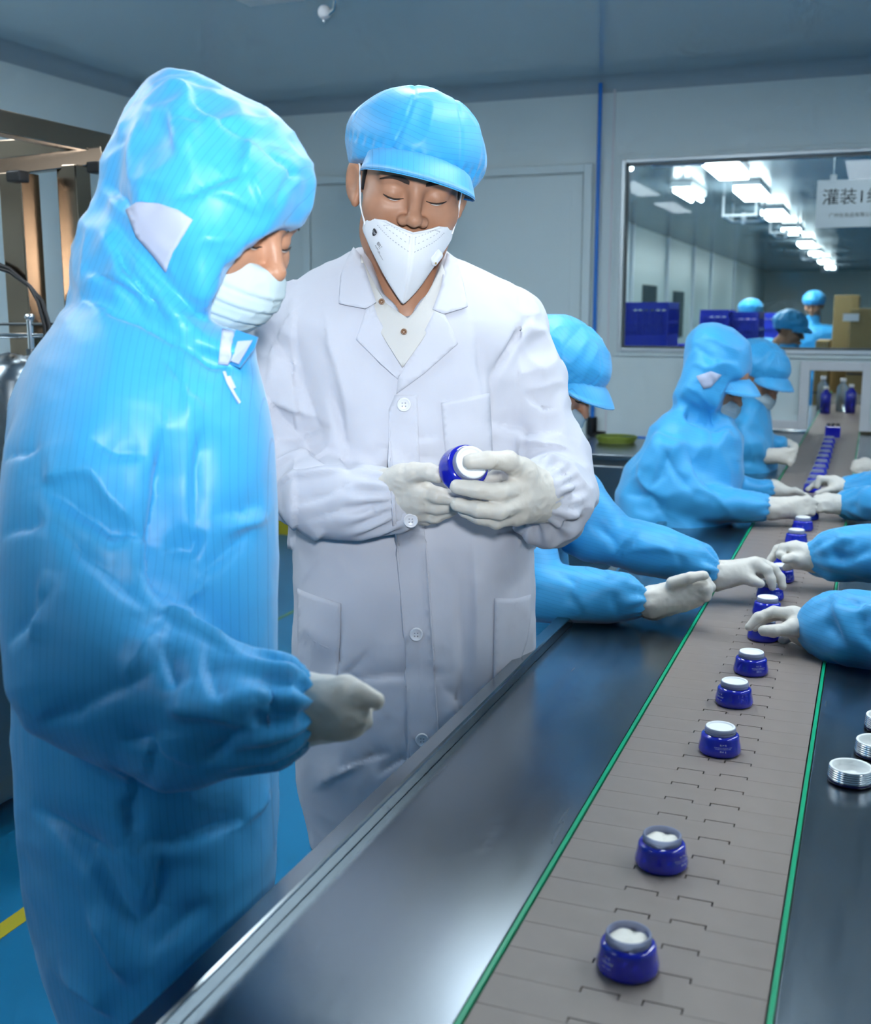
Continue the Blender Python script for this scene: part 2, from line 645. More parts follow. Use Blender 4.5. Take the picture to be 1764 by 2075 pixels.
YB, XL, XR, YF, ZC = 5.89, -3.72, 2.6, -3.2, 2.525      # back wall, left wall, right wall, front wall, ceiling
WX0, WX1, WZ0, WZ1 = -1.253, 1.35, 1.158, 2.095          # window
OX0, OX1, OZ1 = -0.297, -0.050, 1.058                    # pass-through
TZ = 0.75                                                # table top

def structure(name, mb, m, label=None):
    o = mb.build(name, m)
    return tag(o, label, None, None, 'structure')

structure('floor', MB().box((XL - .1, YF - .1, -0.05), (XR + .1, YB, 0)), 'floor_epoxy', 'glossy blue epoxy floor of the filling room')
structure('ceiling', MB().box((XL - .1, YF - .1, ZC), (XR + .1, YB + .1, ZC + .05)), 'ceiling_panel', 'dark glossy grey panel ceiling of the room')
structure('wall_left', MB().box((XL - .1, YF, 0), (XL, YB, ZC)), 'wall_panel', 'pale grey panel wall on the left')
structure('wall_right', MB().box((XR, YF, 0), (XR + .1, YB, ZC)), 'wall_panel', 'pale grey panel wall on the right')
structure('wall_front', MB().box((XL, YF - .1, 0), (XR, YF, ZC)), 'wall_panel', 'pale grey panel wall behind the photographer')
w = MB()
y0, y1 = YB, YB + .08
w.box((XL, y0, 0), (WX0, y1, ZC))
w.box((WX0, y0, WZ1), (WX1, y1, ZC))
w.box((WX1, y0, 0), (XR, y1, ZC))
w.box((WX0, y0, OZ1), (WX1, y1, WZ0))
w.box((WX0, y0, 0), (-0.53, y1, OZ1))
w.box((-0.53, y0, TZ + .01), (OX0, y1, OZ1))
w.box((OX1, y0, TZ + .01), (0.50, y1, OZ1))
w.box((0.50, y0, 0), (WX1, y1, OZ1))
structure('wall_back', w, 'wall_panel', 'pale grey panel wall at the far end with window and pass-through')
# coves between walls and ceiling
def cove(name, a, b, inward):
    mb = MB(); n = 6; r = 0.075
    a = np.array(a, float); b = np.array(b, float); inn = np.array(inward, float)
    V = []
    for p in (a, b):
        for i in range(n + 1):
            q = math.pi / 2 * i / n
            V.append(p + inn * (r - r * math.sin(q)) + np.array([0, 0, -(r - r * math.cos(q)) ]))
    F = [(i, i + 1, n + 2 + i, n + 1 + i) for i in range(n)]
    mb.raw(V, F, True)
    return structure(name, mb, 'cove', 'dark rounded cove along the ceiling edge')
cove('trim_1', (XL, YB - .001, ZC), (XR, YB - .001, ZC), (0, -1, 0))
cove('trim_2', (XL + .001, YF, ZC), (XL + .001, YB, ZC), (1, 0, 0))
structure('trim_3', MB().box((XL + .001, YB - .05, 0), (XL + .05, YB - .001, ZC - .05), bev=.012), 'white_profile', 'pale upright profile in the room corner')
structure('trim_4', MB().box((XL, YB - .012, 0), (WX0 - .2, YB - .001, .10)), 'tape_yellow', 'yellow strip along the foot of the back wall')
# panel joints of the back wall
for i, x in enumerate((-1.33, -3.42)):
    structure('trim_%d' % (5 + i), MB().box((x, YB - .006, 0), (x + .012, YB - .001, ZC - .06)), 'white_profile', 'thin upright joint strip on the back wall')

# double door in the back wall
d = empty('door_1', (-2.28, YB, 0)); d['kind'] = 'structure'; d['label'] = 'closed pale grey double door in the back wall'
DX0, DX1, DZ1 = -3.08, -1.47, 2.06
for a, b in (((DX0 - .045, 0), (DX0, DZ1 + .045)), ((DX1, 0), (DX1 + .045, DZ1 + .045)), ((DX0, DZ1), (DX1, DZ1 + .045))):
    MB().box((a[0], YB - .028, a[1]), (b[0], YB - .001, b[1]), bev=.005).build('door_frame', 'wall_panel', d)
for a, b in ((DX0 + .005, -2.28), (-2.275, DX1 - .005)):
    lf = MB().box((a, YB - .014, .01), (b, YB - .001, DZ1 - .006), bev=.004).build('door_leaf', 'wall_panel', d)
    MB().box((a + .06, YB - .018, .10), (b - .06, YB - .0135, DZ1 - .09), bev=.002).build('door_panel', 'wall_panel', lf)

# window
wn = empty('window_1', (0, YB, WZ0)); wn['kind'] = 'structure'; wn['label'] = 'wide window in the back wall looking into the hall behind'
def ring(x0, x1, z0, z1, t, ya, yb, name, m, parent, bev=.004, bottom=True):
    lst = [((x0 - t, z0 - t), (x0, z1 + t)), ((x1, z0 - t), (x1 + t, z1 + t)), ((x0, z1), (x1, z1 + t))]
    if bottom: lst.append(((x0, z0 - t), (x1, z0)))
    for a, b in lst:
        MB().box((a[0], ya, a[1]), (b[0], yb, b[1]), bev=bev).build(name, m, parent)
ring(WX0, WX1, WZ0, WZ1, .042, YB - .016, YB - .001, 'window_frame', 'wall_panel', wn)
ring(WX0, WX1, WZ0, WZ1, .020, YB - .026, YB - .0165, 'window_bead', 'aluminium', wn, .003)
MB().box((WX0 + .001, YB + .030, WZ0 + .001), (WX1 - .001, YB + .036, WZ1 - .001)).build('glass_pane', 'glass_pane', wn)
for a, b in (((WX0 + .0, WZ0), (WX1, WZ0 + .012)), ((WX0, WZ1 - .012), (WX1, WZ1)), ((WX0, WZ0), (WX0 + .012, WZ1))):
    MB().box((a[0], YB + .002, a[1]), (b[0], YB + .029, b[1])).build('rubber_seal', 'steel_dark', wn)
# pass-through frame
pf = empty('trim_9', (OX0, YB, TZ)); pf['kind'] = 'structure'; pf['label'] = 'white frame around the pass-through above the conveyor'
for a, b in (((OX0 - .045, TZ + .012), (OX0, OZ1 + .045)), ((OX1, TZ + .012), (OX1 + .045, OZ1 + .045)), ((OX0, OZ1), (OX1, OZ1 + .045)),
             ((-0.54, TZ + .012), (OX0 - .045, TZ + .055)), ((OX1 + .045, TZ + .012), (0.5, TZ + .055))):
    MB().box((a[0], YB - .022, a[1]), (b[0], YB - .001, b[1]), bev=.004).build('frame_bar', 'white_profile', pf)

# floor tapes
structure('trim_10', MB().box((-1.735, YF, 0.0002), (-1.690, YB - .2, 0.0015)), 'tape_yellow', 'yellow marking tape on the blue floor')
structure('trim_11', MB().box((-2.405, YF, 0.0002), (-2.385, YB - .2, 0.0015)), 'tape_green', 'narrow green marking tape on the blue floor')

# ---------------------------------------------------------------- ceiling lamps of this room
def lamp(loc, L, W, label, glow='lamp_glow', end=.03):
    e = empty('ceiling_lamp', loc, label, 'lamp', 'ceiling lamps of the filling room')
    x, y, z = loc
    MB().box((x - W / 2, y - L / 2, z - .055), (x + W / 2, y + L / 2, z), bev=.008).build('housing', 'lamp_body', e)
    MB().box((x - W / 2 + .02, y - L / 2 + .03, z - .068), (x + W / 2 - .02, y + L / 2 - end, z - .0555)).build('diffuser', glow, e)
    return e
p = on_z(575, 8, ZC - .06)
lamp((p[0] - .03, p[1] - .62, ZC - .001), 1.26, .24, 'ceiling lamp at the top edge, its end just in view', end=.30)
lamp((p[0] - .03, p[1] - 2.6, ZC - .001), 1.26, .24, 'ceiling lamp next in row towards the photographer')
lamp((p[0] - .03, p[1] - 4.6, ZC - .001), 1.26, .24, 'ceiling lamp at the near end of its row')
lamp((-.2, 2.0, ZC - .001), 1.26, .24, 'ceiling lamp above the conveyor near the standing pair')
lamp((-3.0, 2.0, ZC - .001), 1.26, .24, 'ceiling lamp above the steel framed machine')  # added out of view to brighten the walls
lamp((-1.0, 2.75, ZC - .001), 1.26, .24, 'ceiling lamp behind the standing pair')  # unseen extra lamp, lifts the walls and backlights shoulders and hood tops
lamp((.9, 2.8, ZC - .001), 1.26, .24, 'ceiling lamp above the middle seats across the conveyor')  # another lamp added out of view for brighter walls
lamp((1.3, 4.2, ZC - .001), 1.26, .24, 'ceiling lamp above the far seats')
lamp((1.3, 1.4, ZC - .001), 1.26, .24, 'ceiling lamp above the near seats by the conveyor')

# tube holder hanging from the ceiling
p = on_z(657, 24, ZC - .10)
e = empty('lamp_bracket', (p[0], p[1], ZC), 'chrome hook with a white tube cap hanging from the ceiling', 'lamp holder')
hk = []
for i in range(13):
    q = math.pi * i / 12
    hk.append((p[0] + .045 - .035 * math.cos(math.pi - q) * -1 * 0 + .012 * math.sin(q), p[1] - .02 - .075 * math.cos(q) + .05, ZC - .02 - .085 * math.sin(q)))
MB().tube([(p[0] + .05, p[1] - .05, ZC - .001), (p[0] + .062, p[1] - .05, ZC - .04), (p[0] + .062, p[1] - .035, ZC - .075), (p[0] + .050, p[1] - .02, ZC - .10), (p[0] + .018, p[1], ZC - .108)], .0085, 10).build('hook', 'chrome', e)
Mx = Matrix.Rotation(math.radians(90), 4, 'X') @ Matrix.Rotation(math.radians(25), 4, 'Y')
MB().lathe([(.0001, -.020), (.021, -.020), (.0245, -.013), (.0245, 0), (.022, .002), (.022, .013), (.016, .020), (.0001, .020)], 18, (p[0], p[1], ZC - .10), Mx).build('tube_cap', 'paper_white', e)
MB().lathe([(.0001, -.012), (.004, -.010), (.005, 0), (.0001, .006)], 8, (p[0] - .003, p[1], ZC - .126)).build('contact_pin', 'chrome', e)

# ---------------------------------------------------------------- pipe, elbow, hose, side cabinet
e = empty('air_pipe', (-1.392, YB - .03, .72), 'upright bright blue air pipe on the back wall with black elbow', 'pipe')
MB().tube([(-1.392, YB - .03, .74), (-1.392, YB - .03, ZC - .03)], .011, 12).build('pipe', 'blue_pipe', e)
MB().tube([(-1.392, YB - .03, .79), (-1.392, YB - .03, .70), (-1.385, YB - .03, .69), (-1.32, YB - .03, .69)], .026, 12).build('elbow', 'black_rubber', e)
MB().tube([(-1.32, YB - .03, .69), (-1.0, YB - .04, .685), (-.8, YB - .05, .68)], .010, 10).build('hose', 'blue_pipe', e)
for z in (1.2, 2.0):
    MB().box((-1.408, YB - .016, z), (-1.376, YB - .001, z + .018), bev=.003).build('pipe_clip', 'white_profile', e)
pv = on_y(1222, 757, YB - .03)
e = empty('valve_knob', (pv[0], YB, pv[2]), 'small dark valve knob on the wall beside the blue pipe', 'valve')
Mx = Matrix.Rotation(math.radians(90), 4, 'X')
MB().lathe([(.0001, .0), (.022, .0), (.024, .006), (.024, .02), (.018, .03), (.0001, .032)], 16, (pv[0], YB - .001, pv[2]), Mx).build('knob', 'steel_dark', e)
MB().box((pv[0] - .006, YB - .045, pv[2] - .016), (pv[0] + .006, YB - .033, pv[2] + .016), bev=.002).build('grip', 'brass', e)

e = empty('steel_cabinet', (-1.11, 5.2, 0), 'low steel cabinet by the blue pipe behind the seated workers', 'cabinet')
MB().box((-1.30, 4.93, .05), (-.93, 5.55, .69), bev=.006).build('body', 'steel_dark', e)
MB().box((-1.33, 4.90, .6905), (-.90, 5.58, .715), bev=.004).build('top', 'steel', e)
dr = MB().box((-1.28, 4.918, .09), (-.95, 4.9295, .66), bev=.004).build('door', 'steel', e)
MB().tube([(-1.0, 4.915, .42), (-1.0, 4.900, .42), (-1.0, 4.900, .32), (-1.0, 4.915, .32)], .005, 8).build('handle', 'chrome', dr)
for sx in (-1.28, -.97):
    for sy in (4.95, 5.51):
        MB().box((sx, sy, 0), (sx + .02, sy + .02, .049)).build('foot', 'black_rubber', e)
mb = MB()
for k in range(3):
    mb.tube([( -1.15 + (.085 + .006 * k) * math.cos(t), 5.36 + (.085 + .004 * k) * math.sin(t), .722 + .011 * k) for t in np.linspace(0, 2 * math.pi, 28)], .0055, 6, False)
e = tag(mb.build('coiled_hose', 'coil_green'), 'coiled yellow green hose lying on the steel cabinet', 'hose')

# ---------------------------------------------------------------- steel framed machine at the left
e = empty('steel_frame_machine', (-2.5, 2.8, 0), 'machine with brown reflecting steel frame against the left wall', 'machine')
def bar(a, b, w, name='frame_bar', m='steel_brown', parent=None, w2=None):
    a = np.array(a, float); b = np.array(b, float)
    t = unit(b - a)
    s = unit(np.cross(t, (0, 0, 1.))) if abs(t[2]) < .9 else np.array([1., 0, 0])
    n = np.cross(s, t)
    M = frame_M(a, s, t, n)
    w2 = w2 or w
    return MB().box((-w / 2, 0, -w2 / 2), (w / 2, np.linalg.norm(b - a), w2 / 2), M, bev=.003).build(name, m, parent or e)
mt = P(226, 293, 3.05)
mx, my, mz = mt[0] - .03, mt[1] - .02, mt[2]
bar((mx, my - 2.3, mz), (mx, my + .03, mz), .055)                       # top rail along the room
bar((mx - .03, my, mz - .0005), (mx - 1.12, my, mz - .0005), .05)              # top rail across
bar((mx - 1.15, my - 2.3, mz), (mx - 1.15, my + .03, mz), .06)
for x, y in ((mx - 1.15, my), (mx, my - 2.3), (mx - 1.15, my - 2.3)):
    bar((x, y, .05), (x, y, mz - .031), .06)
p1 = P(40, 350, 3.0); 
r2a, r2b = P(208, 316, 3.0), P(-130, 356, 2.9)
bar(r2a, r2b, .045)
for u_, v_, d_, w_ in ((38, 352, 2.94, .072), (148, 336, 2.98, .062)):
    q = P(u_, v_, d_)
    bar((q[0], q[1], q[2]), (q[0], q[1], .932), w_)
for u_, v_, d_ in ((35, 346, 2.90), (197, 328, 2.93)):
    q = P(u_, v_, d_)
    MB().box((q[0] - .022, q[1] - .02, q[2] - .03), (q[0] + .022, q[1] + .02, q[2] + .0), bev=.006).build('bracket', 'black_rubber', e)
MB().box((mx - 1.10, my - 2.25, .88), (mx - .05, my - .03, .93), bev=.005).build('deck', 'steel', e)
MB().box((mx - 1.16, my - 2.32, .12), (mx + .04, my + .04, .84), bev=.01).build('base', 'steel_dark', e)
MB().box((mx - 1.19, my - 2.35, .845), (mx + .07, my + .07, .875), bev=.004).build('ledge', 'steel', e)
for x in (mx - 1.1, mx - .05):
    for y in (my - 2.2, my - .08):
        MB().lathe([(.03, 0), (.03, .02), (.012, .03), (.012, .12), (.0001, .12)], 12, (x, y, 0)).build('foot', 'black_rubber', e)
rb = P(62, 680, 2.95)
MB().tube([rb + np.array([-.45, -.12, 0]), rb + np.array([.22, .06, 0])], .007, 10).build('rail', 'chrome', e)
MB().tube([rb + np.array([-.45, -.12, .03]), rb + np.array([.22, .06, .03])], .004, 8).build('rail', 'steel_dark', e)
MB().tube([rb + np.array([0, 0, -.035]), rb + np.array([0, 0, .045])], [.006, .012] if False else .009, 10).build('clamp', 'chrome', e)
MB().lathe([(.0001, .058), (.012, .055), (.014, .048), (.010, .04), (.0001, .04)], 14, tuple(rb)).build('clamp_knob', 'chrome', e)
MB().tube([rb + np.array([0, 0, -.035]), rb + np.array([0, 0, -.42])], .014, 10).build('clamp_post', 'steel_dark', e)
dm = P(20, 745, 2.9)
MB().lathe([(.10, -.32), (.10, -.03), (.085, .005), (.05, .03), (.0001, .04)], 24, tuple(dm)).build('motor_drum', 'steel', e)
for k, (o1, o2) in enumerate(((0, 0), (.015, .02))):
    c = [P(-40, 520 + 12 * k, 2.95), P(20, 545 + 6 * k, 2.94), P(60, 580, 2.93), P(85 - 8 * k, 610, 2.92), P(100 - 9 * k, 660, 2.92), P(104 - 8 * k, 720, 2.92), P(100, 800, 2.93)]
    MB().tube(c, .0055, 8).build('cable', 'black_rubber', e)
# ---------------------------------------------------------------- work tables, conveyor
BX0, BX1 = -0.289, -0.050
RIM = -0.537
YT0, YT1 = 0.0, 7.6
e = empty('work_table', (-.41, 3.0, 0), 'long steel work table with raised rim in front of the standing pair', 'table', 'steel tables beside the conveyor')
MB().box((RIM + .026, YT0, TZ - .03), (BX0 - .0075, YT1, TZ), bev=.001).build('table_top', 'steel', e)
rp = [(RIM, -.06), (RIM, .014), (RIM + .002, .018), (RIM + .022, .018), (RIM + .025, .0165), (RIM + .0258, .0145), (RIM + .0258, .0003), (RIM + .018, .0003), (RIM + .004, -.03), (RIM + .004, -.06)]
mb = MB(); n = len(rp)
mb.raw([(x, YT0, TZ + z) for x, z in rp] + [(x, YT1, TZ + z) for x, z in rp], [(i, (i + 1) % n, n + (i + 1) % n, n + i) for i in range(n)] + [tuple(range(n)), tuple(range(n, 2 * n))[::-1]])
mb.build('rim', 'steel_rim', e)
for y in (0.3, 1.9, 3.6, 5.4):
    for x in (RIM + .05, BX0 - .05):
        MB().box((x - .018, y - .018, .012), (x + .018, y + .018, TZ - .031), bev=.003).build('leg', 'steel_dark', e)
        MB().lathe([(.025, 0), (.025, .008), (.012, .0115), (.0001, .0115)], 10, (x, y, 0)).build('foot', 'black_rubber', e)
e = empty('work_table', (.2, 3.0, 0), 'long steel work table on the other side, carrying the caps', 'table', 'steel tables beside the conveyor')
MB().box((BX1 + .0075, YT0, TZ - .03), (.44, YT1, TZ), bev=.001).build('table_top', 'steel', e)
MB().box((.441, YT0, TZ - .06), (.462, YT1, TZ + .018), bev=.003).build('rim', 'steel_rim', e)
for y in (0.3, 1.9, 3.6, 5.4):
    for x in (BX1 + .05, .40):
        MB().box((x - .018, y - .018, .012), (x + .018, y + .018, TZ - .031), bev=.003).build('leg', 'steel_dark', e)
        MB().lathe([(.025, 0), (.025, .008), (.012, .0115), (.0001, .0115)], 10, (x, y, 0)).build('foot', 'black_rubber', e)

cv = empty('conveyor', (-.17, 3.0, 0), 'conveyor with brown plastic slat belt and green edge strips', 'conveyor')
MB().box((BX0 + .002, YT0, TZ - .09), (BX1 - .002, YT1 + 1.4, TZ - .012)).build('bed', 'under_belt', cv)
for x in (BX0 - .0035, BX1 + .0035):
    MB().box((x - .0025, YT0, TZ - .03), (x + .0025, YT1 + 1.4, TZ + .0015), bev=.0008).build('edge_strip', 'green_strip', cv)
    MB().box((x - .0038, YT0, TZ - .03), (x + .0038, YT1 + 1.4, TZ - .0035)).build('edge_channel', 'under_belt', cv)
# flat-top chain: each slat carries two tabs that reach into notches of the next one
PIT = 0.0474
W = BX1 - BX0 - .002
t1 = (0.0815, 0.1135); t2 = (0.1365, 0.169)
g = 0.0016; tl = 0.0075
def slat_poly():
    s = 0.0001
    top = PIT - s * 0.5
    pts = [(0, 0), (t1[0] - g, 0), (t1[0] - g, tl + g), (t1[1] + g, tl + g), (t1[1] + g, 0), (t2[0] - g, 0), (t2[0] - g, tl + g), (t2[1] + g, tl + g), (t2[1] + g, 0), (W, 0),
           (W, top), (t2[1], top), (t2[1], top + tl), (t2[0], top + tl), (t2[0], top), (t1[1], top), (t1[1], top + tl), (t1[0], top + tl), (t1[0], top), (0, top)]
    return pts
pp = slat_poly()
bm = bmesh.new()
vs = [bm.verts.new((x, y, 0)) for x, y in pp]
f = bm.faces.new(vs)
f.normal_update()
if f.normal.z < 0: f.normal_flip()
r = bmesh.ops.extrude_face_region(bm, geom=[f])
for v in r['geom']:
    if isinstance(v, bmesh.types.BMVert): v.co.z -= 0.006
bm.normal_update()
top_edges = [ed for ed in bm.edges if all(abs(v.co.z) < 1e-6 for v in ed.verts) and abs(ed.verts[0].co.y - ed.verts[1].co.y) < 1e-6 and min(abs(ed.verts[0].co.y), abs(ed.verts[0].co.y - (PIT - .00005))) < 1e-4]
bmesh.ops.bevel(bm, geom=top_edges, offset=0.0005, segments=1, affect='EDGES')
bmesh.ops.recalc_face_normals(bm, faces=bm.faces[:])
slat_me = bpy.data.meshes.new('slat'); bm.to_mesh(slat_me); bm.free()
slat_me.materials.append(MATS['slat_plastic'])
ys = 1.571 * .92 - PIT * 25 + .0035
for i in range(158):
    y = ys + PIT * i
    o = bpy.data.objects.new('slat', slat_me)
    COL.objects.link(o)
    o.parent = cv
    o.location = (BX0 + .001 + .17, y - 3.0, TZ)
# ---------------------------------------------------------------- jars
mat('jar_blue', (0.014, 0.020, 0.60), 0.10, spec=0.6, coat=0.6, trans=0.25)
mat('jar_clear', (0.60, 0.67, 0.93), 0.08, trans=0.58, ior=1.12)
mat('seal_white', (0.86, 0.90, 0.93), 0.35)
mat('cream', (0.86, 0.84, 0.76), 0.45)
mat('print_white', (0.62, 0.66, 0.85), 0.5)
mat('cap_silver', (0.78, 0.80, 0.83), 0.16, metal=1.0)
mat('cap_white', (0.82, 0.86, 0.86), 0.4)
mat('cap_foot', (0.006, 0.008, 0.06), 0.15, spec=0.6)
JP = [(.0001, .0), (.0255, .0), (.0278, .0012), (.0288, .0040), (.0287, .0075), (.0278, .0120), (.0266, .0170), (.0260, .0215), (.0256, .0240), (.0248, .0258), (.0232, .0270), (.0210, .0277)]
jar_me = MB().lathe(JP, 40).mesh('body'); jar_me.materials.append(MATS['jar_blue'])
NP = [(.0207, .0276), (.0207, .0288), (.0211, .0294), (.0207, .0300), (.0207, .0312), (.0211, .0318), (.0207, .0324), (.0206, .0352), (.0200, .0360), (.0190, .0360), (.0184, .0352), (.0184, .0277)]
neck_me = MB().lathe(NP, 40).mesh('neck'); neck_me.materials.append(MATS['jar_clear'])
SP = [(.0001, .0352), (.0160, .0352), (.0166, .0356), (.0170, .0362), (.0182, .0364), (.0196, .0366), (.0198, .0372), (.0192, .0378), (.0186, .0374), (.0180, .0372)]
SP = [(.0001, .0350), (.0155, .0350), (.0162, .0353), (.0166, .0362), (.0175, .0372), (.0190, .0372), (.0196, .0368), (.0196, .0362)]
seal_me = MB().lathe(SP, 40).mesh('seal_disc'); seal_me.materials.append(MATS['seal_white'])
CP = [(.0001, .0312), (.006, .0318), (.011, .0310), (.0155, .0304), (.0178, .0292), (.0182, .0278), (.0001, .0278)]
mb = MB().lathe(CP, 36)
mb.V = [(x + .0006 * math.sin(90 * y), y, z + (.0010 * math.sin(260 * x + 1.3) * math.cos(210 * y) - .0016 * math.exp(-((x - .002) / .0025) ** 2) if z > .0285 else 0)) for x, y, z in mb.V]
cream_me = mb.mesh('cream'); cream_me.materials.append(MATS['cream'])
def wrap_print(lines, name):
    """lines: (text, height z, size, angle) printed round the jar body"""
    mb = MB()
    rr = np.array([p[0] for p in JP][1:]); zz = np.array([p[1] for p in JP][1:])
    for txt, z0, size, a0 in lines:
        V, F = text_points(txt, size)
        out = []
        for v in V:
            z = z0 + v[1]
            r = np.interp(z, zz, rr) + .00018
            a = a0 + v[0] / r
            out.append((r * math.cos(a), r * math.sin(a), z))
        mb.raw(out, F)
    me = mb.mesh(name); me.materials.append(MATS['print_white'])
    return me
back_print = wrap_print([('每 户 每', .0186, .0026, 0), ('BOTANICALLY ACTIVE SKIN CARE', .0154, .00155, 0), ('FOR SENSITIVE  DELICATE SKIN', .0134, .00155, 0), ('国-◐ ▮', .0102, .0026, 0)], 'print')
front_print = wrap_print([('天 天', .0190, .0030, 0), ('HOLAN', .0150, .0036, 0), ('Magic cream', .0108, .0020, 0)], 'print')
def jar(pos, label, group, kind='seal', spin=0.0, prt=None, name='cream_jar', rot=None):
    e = empty(name, pos, label, 'jar', group)
    if rot is not None: e.rotation_euler = rot
    def ch(nm, me, rz=0):
        o = bpy.data.objects.new(nm, me); COL.objects.link(o); o.parent = e; o.rotation_euler.z = rz
        return o
    b = ch('body', jar_me)
    ch('neck', neck_me)
    if kind == 'seal': ch('seal_disc', seal_me)
    if kind == 'cream': ch('cream', cream_me)
    if prt is not None:
        q = bpy.data.objects.new('print', prt); COL.objects.link(q); q.parent = b; q.rotation_euler.z = spin
    return e
def ang_cam(pos, off):      # direction from the jar to the camera, plus an offset
    return math.atan2(-pos[1], -pos[0]) + off
G = 'blue jars riding on the conveyor'
JL = [ # pixel of the base centre, kind, label, print
    (1271, 1962, 'cream', 'open blue jar filled with white cream, nearest the camera on the belt', front_print, -.75),
    (1339, 1752, 'cream', 'open blue jar filled with cream, second from the near end of the belt', back_print, 1.0),
    (1457, 1523, 'seal', 'blue jar with white seal disc, first sealed one after the open jars', back_print, .18),
    (1486, 1426, 'seal', 'blue jar with white seal disc, second sealed one from the camera', front_print, -.85),
    (1520, 1363, 'seal', 'blue jar with white seal disc, third sealed one, just before the gripping hand', back_print, .5),
    (1545, 1295, 'seal', 'blue jar held by the gloved hand of the worker seated nearest on the right', None, 0),
    (1553, 1246, 'seal', 'blue jar with white seal disc half hidden behind the gripped jar', None, 0),
    (1559, 1213, 'seal', 'blue jar whose white disc is being pressed by a fingertip', back_print, .6),
    (1582, 1177, 'seal', 'blue jar directly behind the pressed jar, partly covered by fingers', back_print, .6),
    (1590, 1149, 'seal', 'blue jar under the second gloved hand from the right side', back_print, .5),
    (1612, 1101, 'seal', 'blue sealed jar just beyond the second right hand', None, 0),
    (1625, 1074, 'seal', 'blue sealed jar second beyond the second right hand', None, 0),
    (1638, 1052, 'seal', 'blue sealed jar next to the crossed pair of gloves', None, 0)]
for u, v, kd, lb, pr, off in JL:
    q = on_z(u, v, TZ)
    jar((q[0], q[1], TZ + .0003), lb, G, kd, ang_cam(q, off), pr)
order = ['first', 'second', 'third', 'fourth', 'fifth', 'sixth', 'seventh', 'eighth', 'ninth', 'tenth']
far = [(1644, 996), (1650, 984), (1655, 972), (1659, 961), (1663, 950), (1666, 939), (1670, 929), (1673, 919), (1676, 909), (1679, 900)]
for i, (u, v) in enumerate(far):
    q = on_z(u, v, TZ)
    jar((q[0], q[1], TZ + .0003), 'open blue jar in the far tight row, %s beyond the crossed gloves' % order[i], G, 'open')
q = on_z(1686, 886, TZ)
e = empty('jar_tray', (q[0], q[1], TZ + .0003), 'deep blue box of jars on the belt just before the pass-through', 'box')
MB().box((q[0] - .035, q[1] - .03, TZ + .0003), (q[0] + .035, q[1] + .03, TZ + .055), bev=.004).build('box_body', 'jar_blue', e)
for i in range(3):
    MB().lathe([(.009, .055), (.009, .066), (.0001, .066)], 12, (q[0] - .022 + .022 * i, q[1], TZ)).build('stopper', 'ink_black', e)

# ---------------------------------------------------------------- silver caps on the right table
def cap_thing(u, v, label, r=.0285, flip=True):
    q = on_z(u, v, TZ)
    e = empty('jar_closure', (q[0], q[1], TZ + .0003), label, 'cap', 'silver caps on the steel table')
    z0 = TZ + .0003
    MB().lathe([(.0001, 0), (r - .002, 0), (r, .0015), (r, .0042), (r - .0006, .005)], 40, (q[0], q[1], z0)).build('cap_foot', 'cap_foot', e)
    pr = [(r - .0006, .005)]
    for k in range(5):
        za = .0052 + k * .0028
        pr += [(r - .0005 - .0002 * k, za), (r - .0003 - .0002 * k, za + .0012), (r - .0005 - .0002 * k, za + .0024), (r - .0014 - .0002 * k, za + .0026)]
    pr += [(r - .0018, .0200)]
    MB().lathe(pr, 48, (q[0], q[1], z0)).build('cap_side', 'cap_silver', e)
    MB().lathe([(r - .0018, .0199), (r - .0022, .0208), (r - .0045, .0208), (r - .0055, .0195), (r - .006, .015), (r - .0064, .012), (r - .0072, .0118), (r - .0076, .0078), (.0001, .0076)], 40, (q[0], q[1], z0)).build('cap_liner', 'cap_white', e)
    return e
cap_thing(1722, 1583, 'upturned silver cap with white liner, nearest on the steel table')
cap_thing(1774, 1530, 'upturned silver cap cut by the picture edge, behind the nearest cap')
cap_thing(1792, 1478, 'upturned silver cap mostly out of view, third from the camera')
q = on_z(1752, 1346, TZ)
e = empty('seal_lid', (q[0], q[1], TZ + .0003), 'thin white disc lying on the steel table under a blue sleeve', 'disc')
MB().lathe([(.0001, 0), (.019, 0), (.020, .001), (.020, .004), (.0185, .0055), (.017, .005), (.0001, .005)], 32, (q[0], q[1], TZ + .0003)).build('disc', 'seal_white', e)
MB().lathe([(.0155, .0050), (.0165, .0062), (.0172, .0052)], 32, (q[0], q[1], TZ + .0003)).build('disc_rim', 'cap_white', e)
# ---------------------------------------------------------------- people: materials and builders
mat('gown_blue', (0.046, 0.385, 0.77), 0.45, spec=0.45, sheen=0.2)
add_bump(MATS['gown_blue'], 34, 0.10, 0.008, (1, 1, 0.6), 3.0)
add_stripes(MATS['gown_blue'], (0.02, 0.20, 0.52), 0.0076, 0.09, strength=0.48)
mat('gown_velcro', (0.50, 0.56, 0.74), 0.9)
mat('hood_mesh', (0.42, 0.47, 0.62), 0.8)
mat('coat_white', (0.60, 0.62, 0.70), 0.75, spec=0.25)
add_bump(MATS['coat_white'], 20, 0.16, 0.010, (1, 1, 0.5), 3.0)
mat('coat_seam', (0.70, 0.72, 0.80), 0.8)
mat('button_white', (0.74, 0.76, 0.82), 0.3)
mat('button_brown', (0.20, 0.10, 0.05), 0.3)
mat('shirt_grey', (0.60, 0.60, 0.59), 0.8)
mat('glove_latex', (0.68, 0.65, 0.59), 0.42, spec=0.4)
add_bump(MATS['glove_latex'], 70, 0.30, 0.003, (1, 1, 1), 3.0)
mat('skin', (0.44, 0.225, 0.140), 0.45, spec=0.4)
add_noise_colour(MATS['skin'], 38, 0.09)
mat('skin_far', (0.36, 0.19, 0.13), 0.5)
mat('skin_ear', (0.56, 0.26, 0.18), 0.45)
mat('hair_black', (0.008, 0.007, 0.008), 0.5)
